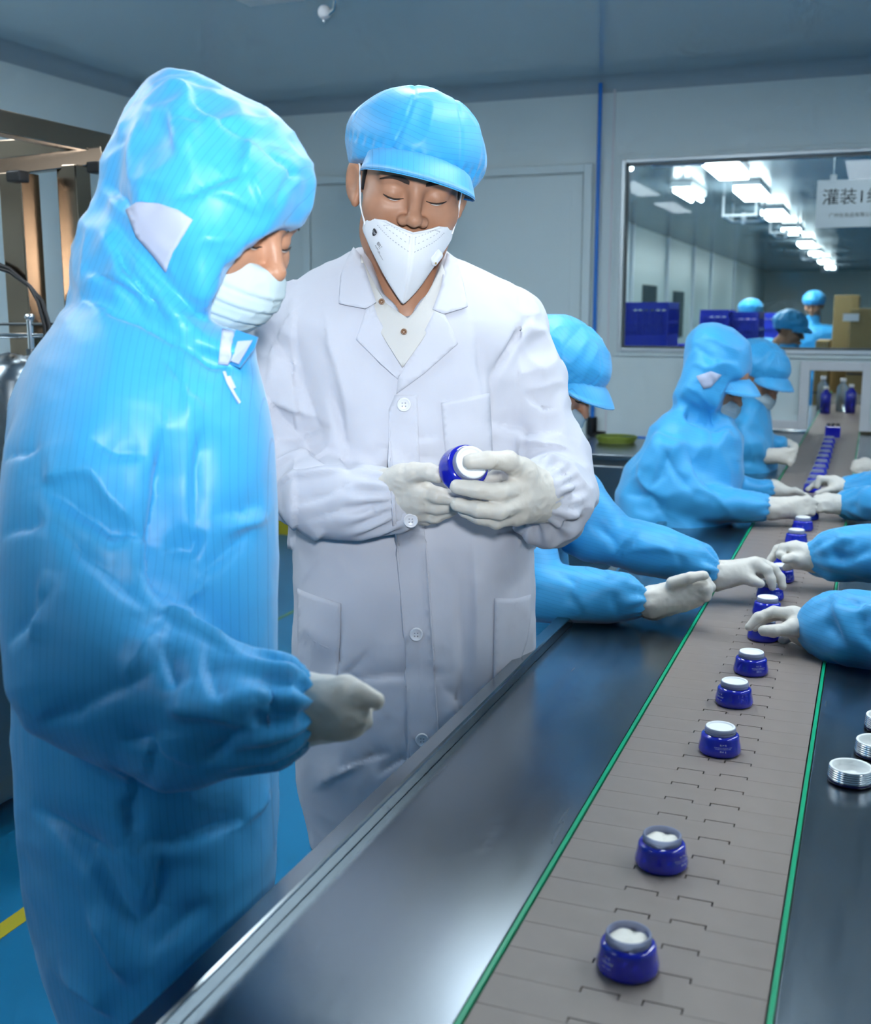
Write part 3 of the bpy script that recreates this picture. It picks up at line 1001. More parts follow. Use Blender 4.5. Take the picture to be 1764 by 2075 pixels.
mat('brow_hair', (0.03, 0.018, 0.014), 0.7)
mat('lash', (0.02, 0.012, 0.01), 0.6)
mat('eye_white', (0.62, 0.58, 0.55), 0.2)
mat('lip', (0.38, 0.15, 0.12), 0.4)
mat('mask_white', (0.80, 0.83, 0.88), 0.7)
mat('mask_pale', (0.46, 0.57, 0.62), 0.75)
mat('stitch_grey', (0.42, 0.44, 0.50), 0.7)
mat('trousers_dark', (0.05, 0.06, 0.09), 0.8)
mat('boot_white', (0.60, 0.63, 0.66), 0.6)
mat('zip_white', (0.55, 0.60, 0.75), 0.5)

def infl(s, poly, dep, T, Rr, k=0.02, n=2.3):
    """inflate a traced outline into a rounded body of half thickness T at depth dep(u, v)"""
    poly = np.array(poly, float)
    dp = dep if callable(dep) else (lambda u, v, d0=dep: d0 + 0 * u)
    pad = 90.0; st = 4.0
    l2 = poly.min(0) - pad; h2 = poly.max(0) + pad
    gu = np.arange(l2[0], h2[0] + st, st); gv = np.arange(l2[1], h2[1] + st, st)
    U, Vv = np.meshgrid(gu, gv, indexing='ij')
    best = np.full(U.shape, 1e9); ins = np.zeros(U.shape, bool)
    m = len(poly)
    for i in range(m):
        a = poly[i]; b = poly[(i + 1) % m]; ab = b - a
        h = np.clip(((U - a[0]) * ab[0] + (Vv - a[1]) * ab[1]) / (ab @ ab + 1e-9), 0, 1)
        best = np.minimum(best, (U - a[0] - h * ab[0]) ** 2 + (Vv - a[1] - h * ab[1]) ** 2)
        c = (a[1] > Vv) != (b[1] > Vv)
        x = a[0] + (Vv - a[1]) / (b[1] - a[1] if b[1] != a[1] else 1e-9) * ab[0]
        ins ^= c & (U < x)
    S = np.sqrt(best) * np.where(ins, -1, 1)
    for _ in range(2):   # soften the medial crease
        S[1:-1, 1:-1] = (S[1:-1, 1:-1] * 2 + S[2:, 1:-1] + S[:-2, 1:-1] + S[1:-1, 2:] + S[1:-1, :-2]) / 6
    pts = []
    for q in poly:
        d0 = dp(q[0], q[1])
        pts += [P(q[0], q[1], d0 - T), P(q[0], q[1], d0 + T)]
    c = poly.mean(0); d0 = dp(c[0], c[1])
    pts += [P(c[0], c[1], d0 - T), P(c[0], c[1], d0 + T)]
    lo = np.min(pts, 0) - .02; hi = np.max(pts, 0) + .02
    mn = min(T, Rr)
    def f(x, y, z):
        X, Y, Zz = x - _C[0], y - _C[1], z - _C[2]
        zc = np.maximum(X * _FW[0] + Y * _FW[1] + Zz * _FW[2], .05)
        u = 882.0 + FPX * (X * _R[0] + Y * _R[1] + Zz * _R[2]) / zc
        v = 1037.5 - FPX * (X * _UP[0] + Y * _UP[1] + Zz * _UP[2]) / zc
        d = dp(u, v)
        a = np.clip((u - l2[0]) / st, 0, len(gu) - 1.001); b = np.clip((v - l2[1]) / st, 0, len(gv) - 1.001)
        i = a.astype(np.int32); j = b.astype(np.int32); fa = a - i; fb = b - j
        s_ = (S[i, j] * (1 - fa) + S[i + 1, j] * fa) * (1 - fb) + (S[i, j + 1] * (1 - fa) + S[i + 1, j + 1] * fa) * fb
        s_ = s_ * zc / FPX
        aa = np.maximum(1 + s_ / Rr, 0); bb = np.abs(zc - d) / T
        return ((aa ** n + bb ** n) ** (1 / n) - 1) * mn
    s.ops.append((f, lo, hi, k, 'u'))
    return s

def cut_poly(s, poly, k=.004):
    """cut a traced opening right through along the line of depth"""
    t = SDF()
    infl(t, poly, 1.2, 5.0, .03, 0, 40)
    f = t.ops[0][0]
    s.ops.append((lambda x, y, z: f(x, y, z), None, None, k, 's'))
    return s

def lin(d0, u0, v0, gu, gv):
    return lambda u, v: d0 + gu * (u - u0) + gv * (v - v0)

def wrinkle(V, Q, amp, scale, seed=0, stretch=(1, 1, 1), wt=None, ridge=True):
    N = normals(V, Q)
    p = V * np.array(stretch) * scale
    # wobble the domain so that the folds run irregularly
    p = p + 0.35 * np.stack([noise3(p * .7, seed + 3), noise3(p * .7, seed + 5), noise3(p * .7, seed + 9)], 1)
    h = (ridged(p, seed) if ridge else noise3(p, seed)) * amp
    if wt is not None: h = h * wt
    return V + N * h[:, None]

def ruffle(V, Q, c, ax, n, amp, length, seed=0):
    """gathers round a cuff at c, axis ax"""
    ax = unit(ax)
    s = np.array([0, 0, 1.]) - ax * ax[2]; s = unit(s); t = np.cross(ax, s)
    q = V - np.asarray(c)
    l = q @ ax; r = np.linalg.norm(q - np.outer(l, ax), axis=1)
    m = np.exp(-(l / length) ** 2) * (r < .09)
    th = np.arctan2(q @ t, q @ s)
    N = normals(V, Q)
    h = amp * np.sin(n * th + 1.5 * np.sin(2 * th + seed) + seed) * m
    return V + N * h[:, None]

def set_M(o, M):
    o.matrix_basis = M
    return o

def head_M(origin, fwd, up, sc=1.0):
    f = unit(fwd); u = np.asarray(up, float); u = unit(u - f * (f @ u)); r = np.cross(f, u)
    return frame_M(origin, r * sc, f * sc, u * sc)

def view_dir(yaw, pitch, roll=0):
    """face direction: yaw degrees from the camera towards the picture's right, pitch down"""
    y = math.radians(yaw); p = math.radians(pitch)
    h = -_F * math.cos(y) + _R * math.sin(y)
    f = h * math.cos(p) - _Z * math.sin(p)
    u = _Z * math.cos(p) + h * math.sin(p)
    r = np.cross(f, u); q = math.radians(roll)
    u = u * math.cos(q) + r * math.sin(q)
    return f, u

# ----- head, in its own frame: x to the person's right, y forward, z up, eyes at z = 0
def head_sdf(neck=((0, -.02, -.07), (0, -.045, -.20)), nr=.056, ears=True):
    s = SDF()
    s.ell((0, -.012, .032), (.0765, .095, .088), k=.03)
    s.ell((0, .025, -.030), (.066, .066, .085), k=.03)
    s.ell((0, .062, -.103), (.026, .024, .020), k=.03)                      # chin
    for sx in (-1, 1):
        s.ell((sx * .046, .018, -.078), (.020, .030, .030), k=.03)          # jaw angle
        s.ell((sx * .045, .058, -.030), (.024, .026, .024), k=.025)         # cheek bone
    s.seg((-.040, .076, .021), (.040, .076, .021), .013, .013, k=.02)       # brow
    s.ell((0, .074, .045), (.045, .022, .03), k=.02)
    for sx in (-1, 1):
        s.ell((sx * .032, .099, -.004), (.021, .014, .013), k=.012, mode='s')   # socket
    for sx in (-1, 1):
        s.ell((sx * .0315, .0745, -.003), (.0165, .0155, .0135), k=.006)        # lid over the eyeball
    s.seg((0, .086, .012), (0, .106, -.030), .0075, .0100, k=.012)          # nose
    s.ell((0, .1085, -.034), (.0105, .011, .0095), k=.008)
    for sx in (-1, 1):
        s.ell((sx * .0145, .097, -.038), (.0085, .011, .0080), k=.007)
        s.ell((sx * .0065, .1035, -.0455), (.0042, .006, .004), k=.003, mode='s')
    s.ell((0, .088, -.068), (.024, .014, .008), k=.01)                      # lips
    s.ell((0, .086, -.078), (.020, .013, .008), k=.01)
    if ears:
        for sx in (-1, 1):
            s.ell((sx * .084, -.008, -.010), (.0065, .0190, .032), ax=((1, sx * .62, 0), (-sx * .62, 1, .15), (0, -.15, 1)), k=.006)
            s.ell((sx * .0885, -.001, -.004), (.006, .0115, .019), ax=((1, sx * .62, 0), (-sx * .62, 1, .1), (0, -.1, 1)), k=.004, mode='s')
            s.ell((sx * .079, .002, -.036), (.0065, .009, .010), k=.006)
    if neck:
        s.seg(neck[0], neck[1], (nr, nr * .95), (nr * 1.05, nr), side=(1, 0, 0), k=.03)
        s.seg(np.array(neck[1]) + (0, 0, 0), np.array(neck[1]) + (0, .0, -.05), nr * 1.05, nr * 1.3, k=.03)
    return s

def surf_y(V, x, z, default=.09):
    """front of the head at (x, z)"""
    d = (V[:, 0] - x) ** 2 + (V[:, 2] - z) ** 2
    m = d < .0035 ** 2
    if not m.any(): return default
    return V[m][:, 1].max()

def face_parts(V, body, M, brow_mat='brow_hair', lid=0.0):
    """lashes, brows, lips laid on the face"""
    for sx in (-1, 1):
        pts = []
        for i in range(9):
            t = i / 8
            x = sx * (.0165 + .030 * t)
            z = -.0085 - .0035 * math.sin(math.pi * t) + .0025 * t
            pts.append((x, surf_y(V, x, z) + .0002, z))
        o = MB().tube(pts, [.0005, .0008, .0011, .0013, .0014, .0014, .0013, .0010, .0005], 6).build('eyelashes', 'lash', body)
        set_M(o, M)
        pts2 = [(p[0], p[1] - .0002, p[2] - .0014) for p in pts[2:7]]
        o = MB().tube(pts2, [.0004, .0009, .0011, .0009, .0004], 6).build('eye_white', 'eye_white', body)
        set_M(o, M)
        mb = MB(); nn = 12
        Vv = []; Fc = []
        for i in range(nn):
            t = i / (nn - 1)
            x = sx * (.012 + .042 * t)
            zc = .0155 + .0062 * math.sin(math.pi * min(1, t * .85)) - .004 * t * t
            hw = .0044 * (1 - .75 * t) * min(1, .55 + 3 * t)
            for q in (-1, 0, 1):
                z = zc + hw * q
                Vv.append((x, surf_y(V, x, z) + (.0012 if q == 0 else .0003), z))
        for i in range(nn - 1):
            for q in range(2):
                a = i * 3 + q
                Fc.append((a, a + 1, a + 4, a + 3))
        o = mb.raw(Vv, Fc, True).build('eyebrow', brow_mat, body)
        set_M(o, M)

# ----- working cap with peak, in the head frame
def cap_dome_sdf(r=(.100, .112, .076), c=(0, -.008, .060)):
    s = SDF()
    s.ell(c, r, k=.02)
    s.ell((c[0], c[1] - .012, c[2] - .014), (r[0] * 1.03, r[1] * 1.02, r[2] * .72), k=.03)
    s.seg((0, -.008, -.004), (0, -.008, .034), (.091, .107), (.096, .111), side=(1, 0, 0), k=.02)
    s.half((0, 0, .006), (0, .20, -1), k=.004)
    s.ell((0, -.006, -.006), (.078, .094, .068), k=.004, mode='s')
    return s
def cap_dome_mesh(vox, seed=0, amp=.0024):
    V, Q = cap_dome_sdf().mesh(vox, 2)
    V = wrinkle(V, Q, amp, 26, seed, (1, 1, .55))
    N = normals(V, Q)
    th = np.arctan2(V[:, 0], V[:, 1])
    band = np.exp(-((V[:, 2] - .040) / .007) ** 2)
    V = V + N * (band * (-.0012 + .0014 * np.sin(th * 34)))[:, None]
    sm = -.0016 * np.exp(-((np.abs(V[:, 0]) - .050 + .22 * (V[:, 2] - .05)) / .0026) ** 2) * (V[:, 1] > .0) - .0014 * np.exp(-((V[:, 1] - .02 + .15 * V[:, 2]) / .0026) ** 2) * (V[:, 2] > .06)
    V = V + normals(V, Q) * sm[:, None]
    me = mesh_np('cap_dome', V, Q)
    at = me.attributes.new('stripe', 'FLOAT', 'POINT')
    at.data.foreach_set('value', (V[:, 2] + .12 * V[:, 1] + .004 * noise3(V * 18, 3)).astype(np.float32))
    me.materials.append(MATS['gown_blue'])
    return me
def cap_brim_mesh(spread=60, length=.058, droop=.030):
    nu, nv = 29, 7
    V = []; F = []; st = []
    for side in (0, 1):
        for i in range(nu):
            a = math.radians(-spread + 2 * spread * i / (nu - 1))
            for j in range(nv):
                t = j / (nv - 1)
                ext = length * max(0.0, 1 - (abs(a) / math.radians(spread)) ** 2.6) ** .5
                r0x, r0y = .092, .106
                x = math.sin(a) * (r0x + ext * t * .55)
                y = -.006 + math.cos(a) * r0y + ext * t
                z = .040 - .010 * (1 - math.cos(a)) * 1.2 - droop * t * t * .6 - droop * .55 * t + .010 * (1 - (a / math.radians(spread)) ** 2) - side * .0022
                V.append((x, y, z)); st.append(x * 1.0)
        
    o = nu * nv
    for side in (0, 1):
        for i in range(nu - 1):
            for j in range(nv - 1):
                a = side * o + i * nv + j
                q = (a, a + nv, a + nv + 1, a + 1)
                F.append(q if side else q[::-1])
    for i in range(nu - 1):
        a = i * nv + nv - 1
        F.append((a, a + nv, a + nv + o, a + o))
    me = mesh_np('cap_brim', V, F)
    at = me.attributes.new('stripe', 'FLOAT', 'POINT')
    at.data.foreach_set('value', np.array(st, np.float32))
    me.materials.append(MATS['gown_blue'])
    return me

# ----- pleated face mask, in the head frame
def mask_mesh(vox=.0025, seed=1):
    s = SDF()
    s.ell((0, .040, -.072), (.069, .068, .064), k=.02)
    s.ell((0, .080, -.055), (.030, .036, .034), k=.03)
    s.half((0, .09, -.030), (0, .12, 1), k=.003)
    s.half((0, .10, -.128), (0, .1, -1), k=.006)
    s.half((0, .012, -.07), (0, -1, -.10), k=.004)
    V, Q = s.mesh(vox, 2)
    N = normals(V, Q)
    pl = np.zeros(len(V))
    for z in (-.062, -.082, -.102):
        dz = V[:, 2] - (z - .12 * (V[:, 1] - .08))
        pl += -.0016 * np.exp(-(dz / .0022) ** 2) + .0012 * np.exp(-((dz - .005) / .004) ** 2)
    V = V + N * (pl * (V[:, 1] > .02))[:, None]
    V = wrinkle(V, Q, .0009, 60, seed)
    me = mesh_np('face_mask', V, Q); me.materials.append(MATS['mask_pale'])
    return me

# ----- gloves from measured joint chains
def glove(parent, palm, fingers, vox=.0022, name='glove', cuff=None, knuck=True, smooth=2, m='glove_latex'):
    """palm: list of (a, ra, b, rb); fingers: list of ([points], [radii]); cuff: (centre, axis, radius)"""
    s = SDF()
    for a, ra, b, rb in palm:
        s.seg(a, b, ra, rb, k=.016)
    sub = []
    for pts, rs in fingers:
        f = SDF()
        for i in range(len(pts) - 1):
            s.seg(pts[i], pts[i + 1], rs[i], rs[i + 1], k=.0045 if i else .009)
    V, Q = s.mesh(vox, smooth)
    V = wrinkle(V, Q, .0007, 85, 2)
    if cuff is not None:
        V = ruffle(V, Q, cuff[0], cuff[1], 9, .0012, .012)
    o = put(name, mesh_np(name, V, Q), m, parent)
    if cuff is not None:
        c, ax, r = np.array(cuff[0], float), unit(cuff[1]), cuff[2]
        a = unit(np.cross(ax, (0.2, .1, 1))); b = np.cross(ax, a)
        ring_ = [c + r * (math.cos(t) * a + math.sin(t) * b) + ax * .002 * math.sin(3 * t) for t in np.linspace(0, 2 * math.pi, 40)]
        MB().tube(ring_, .0021, 7, False).build('cuff_roll', m, o)
    return o

# ----- sheets laid on a garment (lapels, pockets, plackets)
def depth_front(V, uv, r=7.0):
    u, v, zc = proj(V)
    out = []
    for a, b in uv:
        d2 = (u - a) ** 2 + (v - b) ** 2
        rr = r
        m = d2 < rr * rr
        while not m.any() and rr < 120:
            rr *= 1.5; m = d2 < rr * rr
        z = zc[m]
        out.append(np.mean(z[z < z.min() + .012]))
    return np.array(out)

def patch(name, poly, V, parent, m, off=.004, thick=.0022, cuts=4, lift=None, sm=2, depf=None):
    bm = bmesh.new()
    vs = [bm.verts.new((a, b, 0)) for a, b in poly]
    bm.faces.new(vs).normal_update()
    bmesh.ops.triangulate(bm, faces=bm.faces[:], ngon_method='EAR_CLIP')
    for _ in range(cuts):
        ed = [e for e in bm.edges if e.calc_length() > 16]
        if not ed: break
        bmesh.ops.subdivide_edges(bm, edges=ed, cuts=1)
        bm.normal_update()
        bmesh.ops.triangulate(bm, faces=bm.faces[:])
    bm.verts.index_update()
    uv = np.array([(v.co.x, v.co.y) for v in bm.verts])
    d = depth_front(V, uv) if depf is None else np.array([depf(a, b) for a, b in uv])
    nb = [[e.other_vert(v).index for e in v.link_edges] for v in bm.verts]
    for _ in range(sm):
        d = np.array([.5 * d[i] + .5 * np.mean(d[q]) for i, q in enumerate(nb)])
    d = d - off
    if lift is not None:
        d = d - np.array([lift(a, b) for a, b in uv])
    P3 = [P(a, b, z) for (a, b), z in zip(uv, d)]
    for v, p in zip(bm.verts, P3): v.co = Vector(p)
    bmesh.ops.recalc_face_normals(bm, faces=bm.faces[:])
    bm.normal_update()
    c = bm.faces[:][0]
    if sum((Vector(_C) - f.calc_center_median()).dot(f.normal) for f in bm.faces) < 0:
        bmesh.ops.reverse_faces(bm, faces=bm.faces[:])
    me = bpy.data.meshes.new(name); bm.to_mesh(me); bm.free()
    me.polygons.foreach_set('use_smooth', np.ones(len(me.polygons), bool))
    o = put(name, me, m, parent)
    md = o.modifiers.new('thickness', 'SOLIDIFY'); md.thickness = thick; md.offset = -1.0
    return o

def legs_standing(parent, c, face, spread=.10, top=.62):
    f = np.array([face[0], face[1], 0.]); f = unit(f); r = np.array([f[1], -f[0], 0])
    s = SDF()
    for q in (-1, 1):
        hip = np.array([c[0], c[1], top]) + r * q * spread * .8
        s.seg(hip, np.array([hip[0], hip[1], .10]) + r * q * .01, .078, .055, k=.01)
    cloth('trousers', s, .014, 'trousers_dark', parent)
    for q in (-1, 1):
        b = np.array([c[0], c[1], 0]) + r * q * (spread * .8 + .01)
        t = SDF()
        t.seg(b + f * .11 + (0, 0, .035), b - f * .05 + (0, 0, .045), .036, .042, k=.02).seg(b + (0, 0, .05), b + (0, 0, .13), .045, .050, k=.02)
        t.half((0, 0, .004), (0, 0, -1), k=.004)
        cloth('boot', t, .008, 'boot_white', parent)

def legs_seated(parent, hip, face, reach=.40):
    """thighs run forward from the stool, shins go down to the floor"""
    f = unit((face[0], face[1], 0)); r = np.array([f[1], -f[0], 0])
    hip = np.array(hip, float)
    s = SDF()
    for q in (-1, 1):
        a = hip + r * q * .085; k_ = a + f * reach + np.array([0, 0, .02]); an = np.array([k_[0], k_[1], .10]) - f * .04
        s.chain([a, k_, an], [.085, .068, .05], k=.02)
    cloth('trousers', s, .014, 'trousers_dark', parent)
    for q in (-1, 1):
        b = hip + r * q * .085 + f * (reach - .04); b[2] = 0
        t = SDF()
        t.seg(b + f * .11 + (0, 0, .035), b - f * .05 + (0, 0, .045), .036, .042, k=.02).seg(b + (0, 0, .05), b + (0, 0, .13), .045, .050, k=.02)
        t.half((0, 0, .004), (0, 0, -1), k=.004)
        cloth('boot', t, .009, 'boot_white', parent)

def stool(c, label, zt):
    e = empty('work_stool', (c[0], c[1], 0), label, 'stool', 'stools under the seated workers')
    x, y = c[0], c[1]
    MB().lathe([(.0001, zt - .03), (.15, zt - .03), (.155, zt - .02), (.155, zt - .006), (.145, zt), (.0001, zt)], 24, (x, y, 0)).build('seat', 'steel_dark', e)
    for q in range(4):
        a = math.pi / 4 + q * math.pi / 2
        MB().tube([(x + .10 * math.cos(a), y + .10 * math.sin(a), zt - .031), (x + .17 * math.cos(a), y + .17 * math.sin(a), 0.006)], .011, 8).build('leg', 'steel', e)
    MB().tube([(x + .145 * math.cos(t), y + .145 * math.sin(t), .2) for t in np.linspace(0, 2 * math.pi, 25)], .007, 6, False).build('foot_ring', 'steel', e)
    return e
# ---------------------------------------------------------------- the man in the white coat
man = empty('person', (-.72, 1.72, 0), 'person in white lab coat and light blue cap holding a blue jar with both gloves', 'person')
MF, MU = view_dir(7, 17, -6)
MO = P(830, 369, 1.815)
MH = head_M(MO, MF, MU, 1.08)
Mi = MH.inverted()
nb_ = Mi @ Vector(P(824, 640, 1.872))
V, Q = head_sdf(((0, -.018, -.075), tuple(nb_)), .050).mesh(.0017, 2)
HV = V
body = put('body', mesh_np('body', V, Q), 'skin', man); set_M(body, MH)
face_parts(HV, body, MH)
# hair at the temples, under the cap
s = SDF()
s.ell((0, -.014, .034), (.0795, .0965, .090), k=.01)
s.half((0, .045, .0), (0, 1, .25), k=.003)
s.half((0, 0, -.030), (0, .25, -1), k=.004)
hair = cloth('hair', s, .003, 'hair_black', body); set_M(hair, MH)
# sideburns
for sx in (-1, 1):
    mb = MB()
    h_ = SDF().seg((sx * .0705, .030, .03), (sx * .0715, .024, -.012), (.005, .010), (.003, .006), side=(1, 0, 0))
    o = cloth('sideburn', h_, .002, 'hair_black', hair); set_M(o, MH)
# cap
CF, CU = view_dir(10, 11, -14)
CM = head_M(P(829, 367, 1.812), CF, CU, 1.06)
dome_me = cap_dome_mesh(.0026, 1)
brim_me = cap_brim_mesh()
cap = put('cap', dome_me, None, man); set_M(cap, CM)
o = put('cap_brim', brim_me, None, cap); set_M(o, CM)

# mask with the vertical fold
def kn_mask():
    mid = [(0, .1155, -.049), (0, .122, -.062), (0, .129, -.080), (0, .1300, -.100), (0, .124, -.122), (0, .115, -.146), (0, .1105, -.1575)]
    edge = [(.040, .096, -.0415), (.058, .076, -.044), (.0675, .056, -.055), (.0680, .050, -.068), (.054, .060, -.092), (.030, .086, -.126), (.0035, .109, -.1560)]
    n = 16
    V = []; F = []; nr = len(mid)
    ts = np.linspace(0, nr - 1, 22)
    def ip(L, t):
        i = min(int(t), nr - 2); f = t - i
        return np.array(L[i]) * (1 - f) + np.array(L[i + 1]) * f
    for sx in (-1, 1):
        o = len(V)
        for t in ts:
            a = ip(mid, t); b = ip(edge, t); b = b * np.array([sx, 1, 1])
            for j in range(n):
                q = j / (n - 1)
                p = a * (1 - q) + b * q
                p = p + np.array([sx * .006, .007, 0]) * math.sin(math.pi * q) * math.sin(math.pi * min(1, max(.05, t / (nr - 1)))) ** .7
                V.append(p)
        for i in range(len(ts) - 1):
            for j in range(n - 1):
                a = o + i * n + j
                q = (a, a + 1, a + n + 1, a + n)
                F.append(q if sx < 0 else q[::-1])
    return np.array(V), F, n, len(ts)
KV, KF, kn, kt = kn_mask()
_a = KV[[f[1] for f in KF]] - KV[[f[0] for f in KF]]; _b = KV[[f[3] for f in KF]] - KV[[f[0] for f in KF]]
KF = [f[::-1] if n_ < 0 else f for f, n_ in zip(KF, np.cross(_a, _b)[:, 1])]
me = mesh_np('face_mask', KV, KF)
mask = put('face_mask', me, 'mask_white', man); set_M(mask, MH)
md = mask.modifiers.new('thickness', 'SOLIDIFY'); md.thickness = .0022; md.offset = -1
def on_mask(side, q, t):     # side -1: the person's left, +1: right; q from the fold to the edge, t from top to tip
    o = 0 if side < 0 else kn * kt
    G_ = KV[o:o + kn * kt].reshape(kt, kn, 3)
    a = t * (kt - 1); b = q * (kn - 1)
    i = int(min(a, kt - 2)); j = int(min(b, kn - 2)); fa = a - i; fb = b - j
    p = (G_[i, j] * (1 - fa) + G_[i + 1, j] * fa) * (1 - fb) + (G_[i, j + 1] * (1 - fa) + G_[i + 1, j + 1] * fa) * fb
    du = G_[i, j + 1] - G_[i, j]; dv = G_[i + 1, j] - G_[i, j]
    nn = unit(np.cross(dv, du) * (1 if side > 0 else -1))
    if nn[1] < 0: nn = -nn
    return p + nn * .0006, unit(du), unit(dv), nn
def mask_line(side, pts, r, dash, mname, name='stitch_line'):
    mb = MB()
    P3 = []
    for a, b in zip(pts[:-1], pts[1:]):
        for k in range(14):
            t = k / 14
            P3.append(on_mask(side, a[0] + (b[0] - a[0]) * t, a[1] + (b[1] - a[1]) * t)[0])
    P3.append(on_mask(side, *pts[-1])[0])
    if dash:
        for i in range(0, len(P3) - 1, 2):
            mb.tube([P3[i], P3[i + 1] * .7 + P3[i] * .3], r, 4)
    else:
        mb.tube(P3, r, 5)
    o = mb.build(name, mname, mask); set_M(o, MH)
for sd in (-1, 1):
    mask_line(sd, [(.06, .10), (.68, .055), (.70, .14), (.06, .21), (.06, .10)], .0005, True, 'stitch_grey')
    mask_line(sd, [(.05, .30), (.45, .26), (.80, .20)], .0006, True, 'stitch_grey', 'weld_line')
    mask_line(sd, [(0, .03), (.4, .025), (.95, .02)], .0008, False, 'mask_white', 'edge_seam')
# print on the person's right half (the picture's left)
def mask_print(txt, size, q0, t0, nm='print'):
    Vt, Ft = text_points(txt, size, 'LEFT')
    out = []
    p0, du, dv, nn = on_mask(1, q0, t0)
    p1 = on_mask(1, max(0, q0 - .45), t0 + .22)[0]
    ex = unit(p1 - p0); ey = unit(np.cross(nn, ex))
    for v in Vt:
        out.append(p0 + ex * v[0] + ey * v[1] + nn * .0007)
    o = MB().raw(out, Ft).build(nm, 'ink_black', mask); set_M(o, MH)
mask_print('朝美 M-9500', .0078, .60, .44)
mask_print('KN95 GB2626-2006', .0036, .64, .505)
mask_print('FOLDING RESPIRATOR', .0034, .60, .55)
# shield emblem
p0, du, dv, nn = on_mask(1, .70, .34)
ex = unit(on_mask(1, .5, .40)[0] - p0); ey = unit(np.cross(nn, ex))
sh = [(-.0045, .0050), (0, .0060), (.0045, .0050), (.0045, -.0005), (.0025, -.0042), (0, -.0060), (-.0025, -.0042), (-.0045, -.0005)]
o = MB().raw([p0 + ex * a + ey * b + nn * .0007 for a, b in sh], [tuple(range(8))]).build('emblem', 'ink_black', mask); set_M(o, MH)
Vt, Ft = text_points('CM', .0048)
o = MB().raw([p0 + ex * v[0] + ey * v[1] + nn * .0010 for v in Vt], Ft).build('emblem_letters', 'mask_white', mask); set_M(o, MH)
# breathing valve on the other half
p0, du, dv, nn = on_mask(-1, .52, .52)
ex = unit(on_mask(-1, .25, .66)[0] - on_mask(-1, .75, .40)[0]); ey = unit(np.cross(nn, ex))
Mv = frame_M(p0, ex, ey, nn)
V_ = SDF().seg((-.009, 0, 0), (.009, 0, 0), (.0100, .0028), (.0100, .0028), side=(0, 1, 0)).seg((-.008, .002, .003), (.008, .002, .003), (.0058, .0034), (.0058, .0034), side=(0, 1, 0), k=.002)
o = cloth('valve', V_, .0011, 'mask_white', mask); set_M(o, MH @ Mv)
o = MB().box((.0075, -.0015, .0052), (.0098, .0015, .0068)).build('valve_slot', 'brass', mask); set_M(o, MH @ Mv)
# ear loops
for sx in (-1, 1):
    pts = [(sx * .0655, .060, -.0575), (sx * .0735, .040, -.035), (sx * .0765, .022, -.005), (sx * .078, .008, .016), (sx * .084, -.004, .028)]
    o = MB().tube(pts, .0014, 7).build('ear_loop', 'mask_white', mask); set_M(o, MH)

# white coat
cd = lambda u, v: np.interp(v, [480, 650, 900, 1150, 1400, 1800], [1.905, 1.885, 1.90, 1.94, 1.965, 1.98])
coat = SDF()
infl(coat, [(728, 500), (690, 522), (630, 548), (570, 588), (535, 650), (545, 760), (580, 900), (592, 1050), (598, 1200), (598, 1400), (604, 1580), (625, 1690), (640, 1850), (650, 2000), (1010, 2000), (1040, 1800), (1052, 1600), (1062, 1450), (1072, 1360), (1080, 1280), (1082, 1200), (1076, 1060), (1060, 950), (1075, 800), (1092, 700), (1080, 625), (1030, 572), (975, 545), (925, 525), (895, 500), (815, 520)], cd, .118, .135, k=.02, n=2.2)
# his right arm, bent towards the jar (left in the picture)
A0, A1, A2, A3 = P(575, 668, 1.885), P(592, 965, 1.87), P(650, 1005, 1.79), P(775, 1003, 1.735)
coat.chain([A0, P(580, 800, 1.875), A1], [.064, .066, .060], k=.03)
coat.chain([A1, A2, P(720, 1010, 1.76), A3], [.062, .060, .056, .040], k=.02)
coat.seg(P(690, 1028, 1.765), P(815, 1050, 1.735), .042, .020, k=.03)
# his left arm
B0, B1, B2, B3 = P(1030, 668, 1.895), P(1112, 935, 1.86), P(1135, 990, 1.82), P(1098, 1006, 1.735)
coat.chain([B0, P(1072, 800, 1.88), B1], [.064, .062, .058], k=.03)
coat.chain([B1, P(1126, 990, 1.83), P(1118, 1005, 1.78), B3], [.058, .057, .056, .045], k=.02)
coat.seg(P(1075, 1060, 1.78), P(1130, 1060, 1.80), .026, .034, k=.03)
